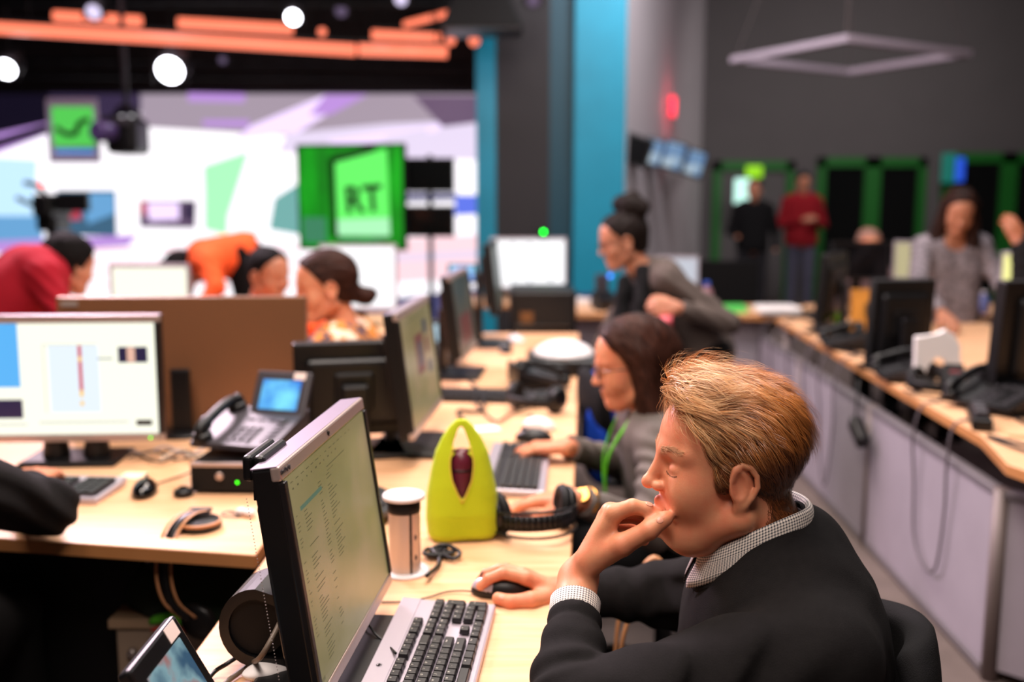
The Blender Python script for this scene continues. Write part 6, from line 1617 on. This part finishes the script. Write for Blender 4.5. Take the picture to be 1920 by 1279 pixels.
phone('large black desk phone sprawled in the middle of the right desk', (1.66,3.36,DZ+TOP), R(-60), flip=False, scale=1.15)
phone('black desk phone nearest to us on the right desk', (1.70,2.83,DZ+TOP), R(-75), flip=False)
phone('black desk phone left of the amber lit headphones', (1.56,3.92,DZ+TOP), R(-100), flip=False)
phone('black desk phone farther up the right desk by the partition', (1.60,4.75,DZ+TOP), R(-100), flip=False)
headphones('black headphones with a tan lining on the right desk', (1.545,3.60,DZ+TOP), R(120), lining=M['tan'])
keyboard('dark keyboard lying behind the headphones on the right desk', (1.80,3.95,DZ+TOP), R(-62), False, M['blackp'])
keyboard('black keyboard under the nearest monitor on the right', (2.02,2.62,DZ+TOP), R(5), False, M['blackp'])
e = empty('power_strip', (1.50,3.13,DZ+TOP), 'black multi way power strip with a green light near the edge of the right desk', 'power strip', R(70)); MB().box((0,0,.02), (.24,.06,.036), bev=.006).build('body', M['blackp'], e)
for k in range(3): MB().box((-.07+.06*k,0,.045), (.035,.04,.03), bev=.006).build('plug', M['greyp'], e)
led(e, (.105,.0,.040), .003)
MB().box((1.57,3.00,DZ+.004), (.10,.13,.006), RZ(-.3)).build('envelope', mat('manila', (206,170,128), .8), None, 'manila envelope on the right desk beside the power strip', 'envelope', recenter=True)
r = random.Random(3)
for k in range(16):
    y0 = 2.70+.24*k; x0 = DX(y0)+.04; P_ = [(x0+r.uniform(.05,.3), y0+r.uniform(-.2,.2), DZ+.006)]
    for j in range(5): P_.append((x0+r.uniform(-.02,.35), y0+r.uniform(-.30,.35), DZ+.006+.003*(j%2)))
    cable('cable', P_, .0045+.0015*(k%3), M['blackp'], 'black cable among the tangle on the right desk')['group'] = 'loose black cables on the right desk'
drops = [((1.40,3.15),(.30,.18),.10,'long grey cable loop hanging furthest down the nearest partition panel'),((1.47,4.45),(.26,.10),.08,'dark cable hanging in a narrow loop over the second partition panel'),((1.51,5.0),(.34,.05),.06,'thin cable hanging on the second partition panel near the post'),((1.55,5.75),(.30,.06),.06,'thin cable hanging over the third partition panel')]
for (x, y), (dy, z0), r2, lb in drops:
    xf = lambda yy: PX(yy)-.035
    cable('hanging_cable', [(DX(y)+.06,y,DZ+.01),(DX(y)-.006,y+.005,DZ-.01),(xf(y)-.01,y,.60),(xf(y+.02),y+.02,.42),(xf(y+.06),y+.06,.22),(xf(y+dy*.5),y+dy*.5,z0),(xf(y+dy),y+dy-.03,.25),(xf(y+dy),y+dy,.45),(xf(y+dy)-.012,y+dy,.61),(DX(y+dy)-.006,y+dy,DZ-.01),(DX(y+dy)+.06,y+dy,DZ+.01)], .0045, mat('grey cable', (84,76,82), .6), lb)
e = empty('cable_plug', (PX(4.0)-.07,3.98,.50), 'black power plug box hanging in front of the partition post', 'plug'); MB().box((0,0,0), (.05,.14,.06), RX(.5), bev=.01).build('body', M['blackp'], e); MB().tube([(0,.05,.03),(.02,.10,.10),(.03,.12,.20)], .005, 6).build('lead', M['blackp'], e)
# black bundle hanging between desk and partition
# far desk clutter
for px, py, Y, w, d, hh, m, nm, lb, cat in ((1380,567,6.3,.14,.14,.045,emit('green glow pad', (90,220,90), .75),'green_pad','bright green pad glowing on the desk right of the bun woman','pad'),
    (1468,583,6.1,.26,.22,.05,M['paper'],'paper_plate','white oval paper plate pile at the end of the far desk','plate'),
    (1650,545,5.9,.10,.05,.03,mat('pink card', (170,70,90), .6),'card_box','pink card box under the sleeping monitor','box'),
    (1690,550,5.9,.07,.05,.05,M['paper'],'tissue_pack','small white pack beside the pink card box','pack')):
    p = onz(px, py+8, DZ); x = (px-960)/1867*Y*1.0; 
    MB().box((x,Y if nm != 'paper_plate' else 6.2,DZ+hh/2+.001), (w,d,hh), bev=hh*.4, seg=3).build(nm, m, None, lb, cat, recenter=True)
def bottle(label, x, y, hh, r, body, capm, group=None):
    e = empty('bottle', (x,y,DZ+.0005), label, 'bottle'); MB().lathe([(r*.9,0),(r,.006),(r,hh*.68),(r*.45,hh*.86),(r*.42,hh*.9)], n=18).build('body', body, e); MB().lathe([(r*.5,hh*.88),(r*.5,hh),(r*.4,hh*1.01)], n=14).build('cap', capm, e); return e
bottle('clear bottle with a blue cap and red label beside the bun woman', 1.235, 6.30, .19, .04, mat('pinkish bottle', (150,110,120), .3), mat('blue cap', (50,90,200), .4))
bottle('colourful pink and blue bottle in front of the long haired woman', 2.42, 6.15, .17, .035, mat('violet bottle', (150,130,210), .3), mat('navy cap', (40,40,110), .4))
bottle('white and blue bottle behind the elbow of the long haired woman', 2.95, 6.2, .14, .035, mat('white blue bottle', (120,130,190), .4), M['white'])
bottle('short white bottle by the sleeping monitor on the far right table', 2.37, 6.2, .10, .03, M['white'], M['white'])
# plants and pinkish cloth by the slanting wall
# ================================================================ camera, light, world
cd = bpy.data.cameras.new('camera'); cam = bpy.data.objects.new('camera', cd); COL.objects.link(cam)
cd.lens = 35; cd.sensor_width = 36; cam.location = (0,0,CAM_H); cam.rotation_euler = (PI/2-PITCH,0,0)
cd.lens = 36*F_PX/1920
cd.dof.use_dof = True; cd.dof.focus_distance = 1.40; cd.dof.aperture_fstop = 1.9; cd.clip_end = 60
SC.camera = cam
def area(loc, target, e, sz, col=(1,1,1), sy=None, spread=PI):
    l = bpy.data.lights.new('ceiling_or_fill_light', 'AREA'); l.energy = e; l.size = sz; l.color = col; l.spread = spread
    if sy: l.shape = 'RECTANGLE'; l.size_y = sy
    o = bpy.data.objects.new('ceiling_or_fill_light', l); COL.objects.link(o); o.location = loc
    o.rotation_euler = (Vector(target)-Vector(loc)).to_track_quat('-Z','Y').to_euler()
    return o
WARM = (1,.85,.75); NEUT = (1,.93,.93)
area((-.7,1.7,3.6), (-.2,2.0,.7), 95, .9, WARM, 1.6)
area((.1,4.6,4.0), (.1,4.4,.7), 100, 1.0, WARM, 2.2)
area((-.1,.2,3.0), (.3,1.4,.9), 34, .8, WARM)  # unseen fill by the camera, raised to brighten the man's face
area((.85,3.4,4.2), (1.7,3.8,.5), 105, 1.0, NEUT, 2.4)  # added over the aisle to brighten the partition panels
area((2.9,6.0,4.4), (2.5,5.8,.9), 45, 1.0, NEUT, 1.6)
area((-3.2,6.6,4.4), (-2.5,5.0,1.0), 110, 1.4, (1,.86,.96))
area((-2.6,5.4,3.3), (.2,2.4,1.1), 95, .8, (1,.74,.86), spread=R(120))  # added pink fill on the faces, standing in for video wall and studio lamps
area((4.6,10.5,4.6), (5.2,13.6,1.4), 48, 1.5, NEUT, spread=R(130))
area((1.25,6.9,4.7), (1.6,9.6,2.8), 60, .8, (.98,.95,1), spread=R(110))  # added, unseen: brightens the slanting wall beside the teal column
w = bpy.data.worlds.new('world'); SC.world = w; w.use_nodes = True
w.node_tree.nodes['Background'].inputs[0].default_value = (.03,.028,.03,1)
SC.view_settings.view_transform = 'Standard'; SC.view_settings.look = 'None'; SC.view_settings.gamma = 1; SC.view_settings.exposure = .14; SC.view_settings.use_curve_mapping = False
SC.cycles.max_bounces = 6; SC.cycles.diffuse_bounces = 3; SC.cycles.glossy_bounces = 3; SC.cycles.sample_clamp_indirect = 4; SC.cycles.sample_clamp_direct = 0
SC.cycles.use_denoising = True
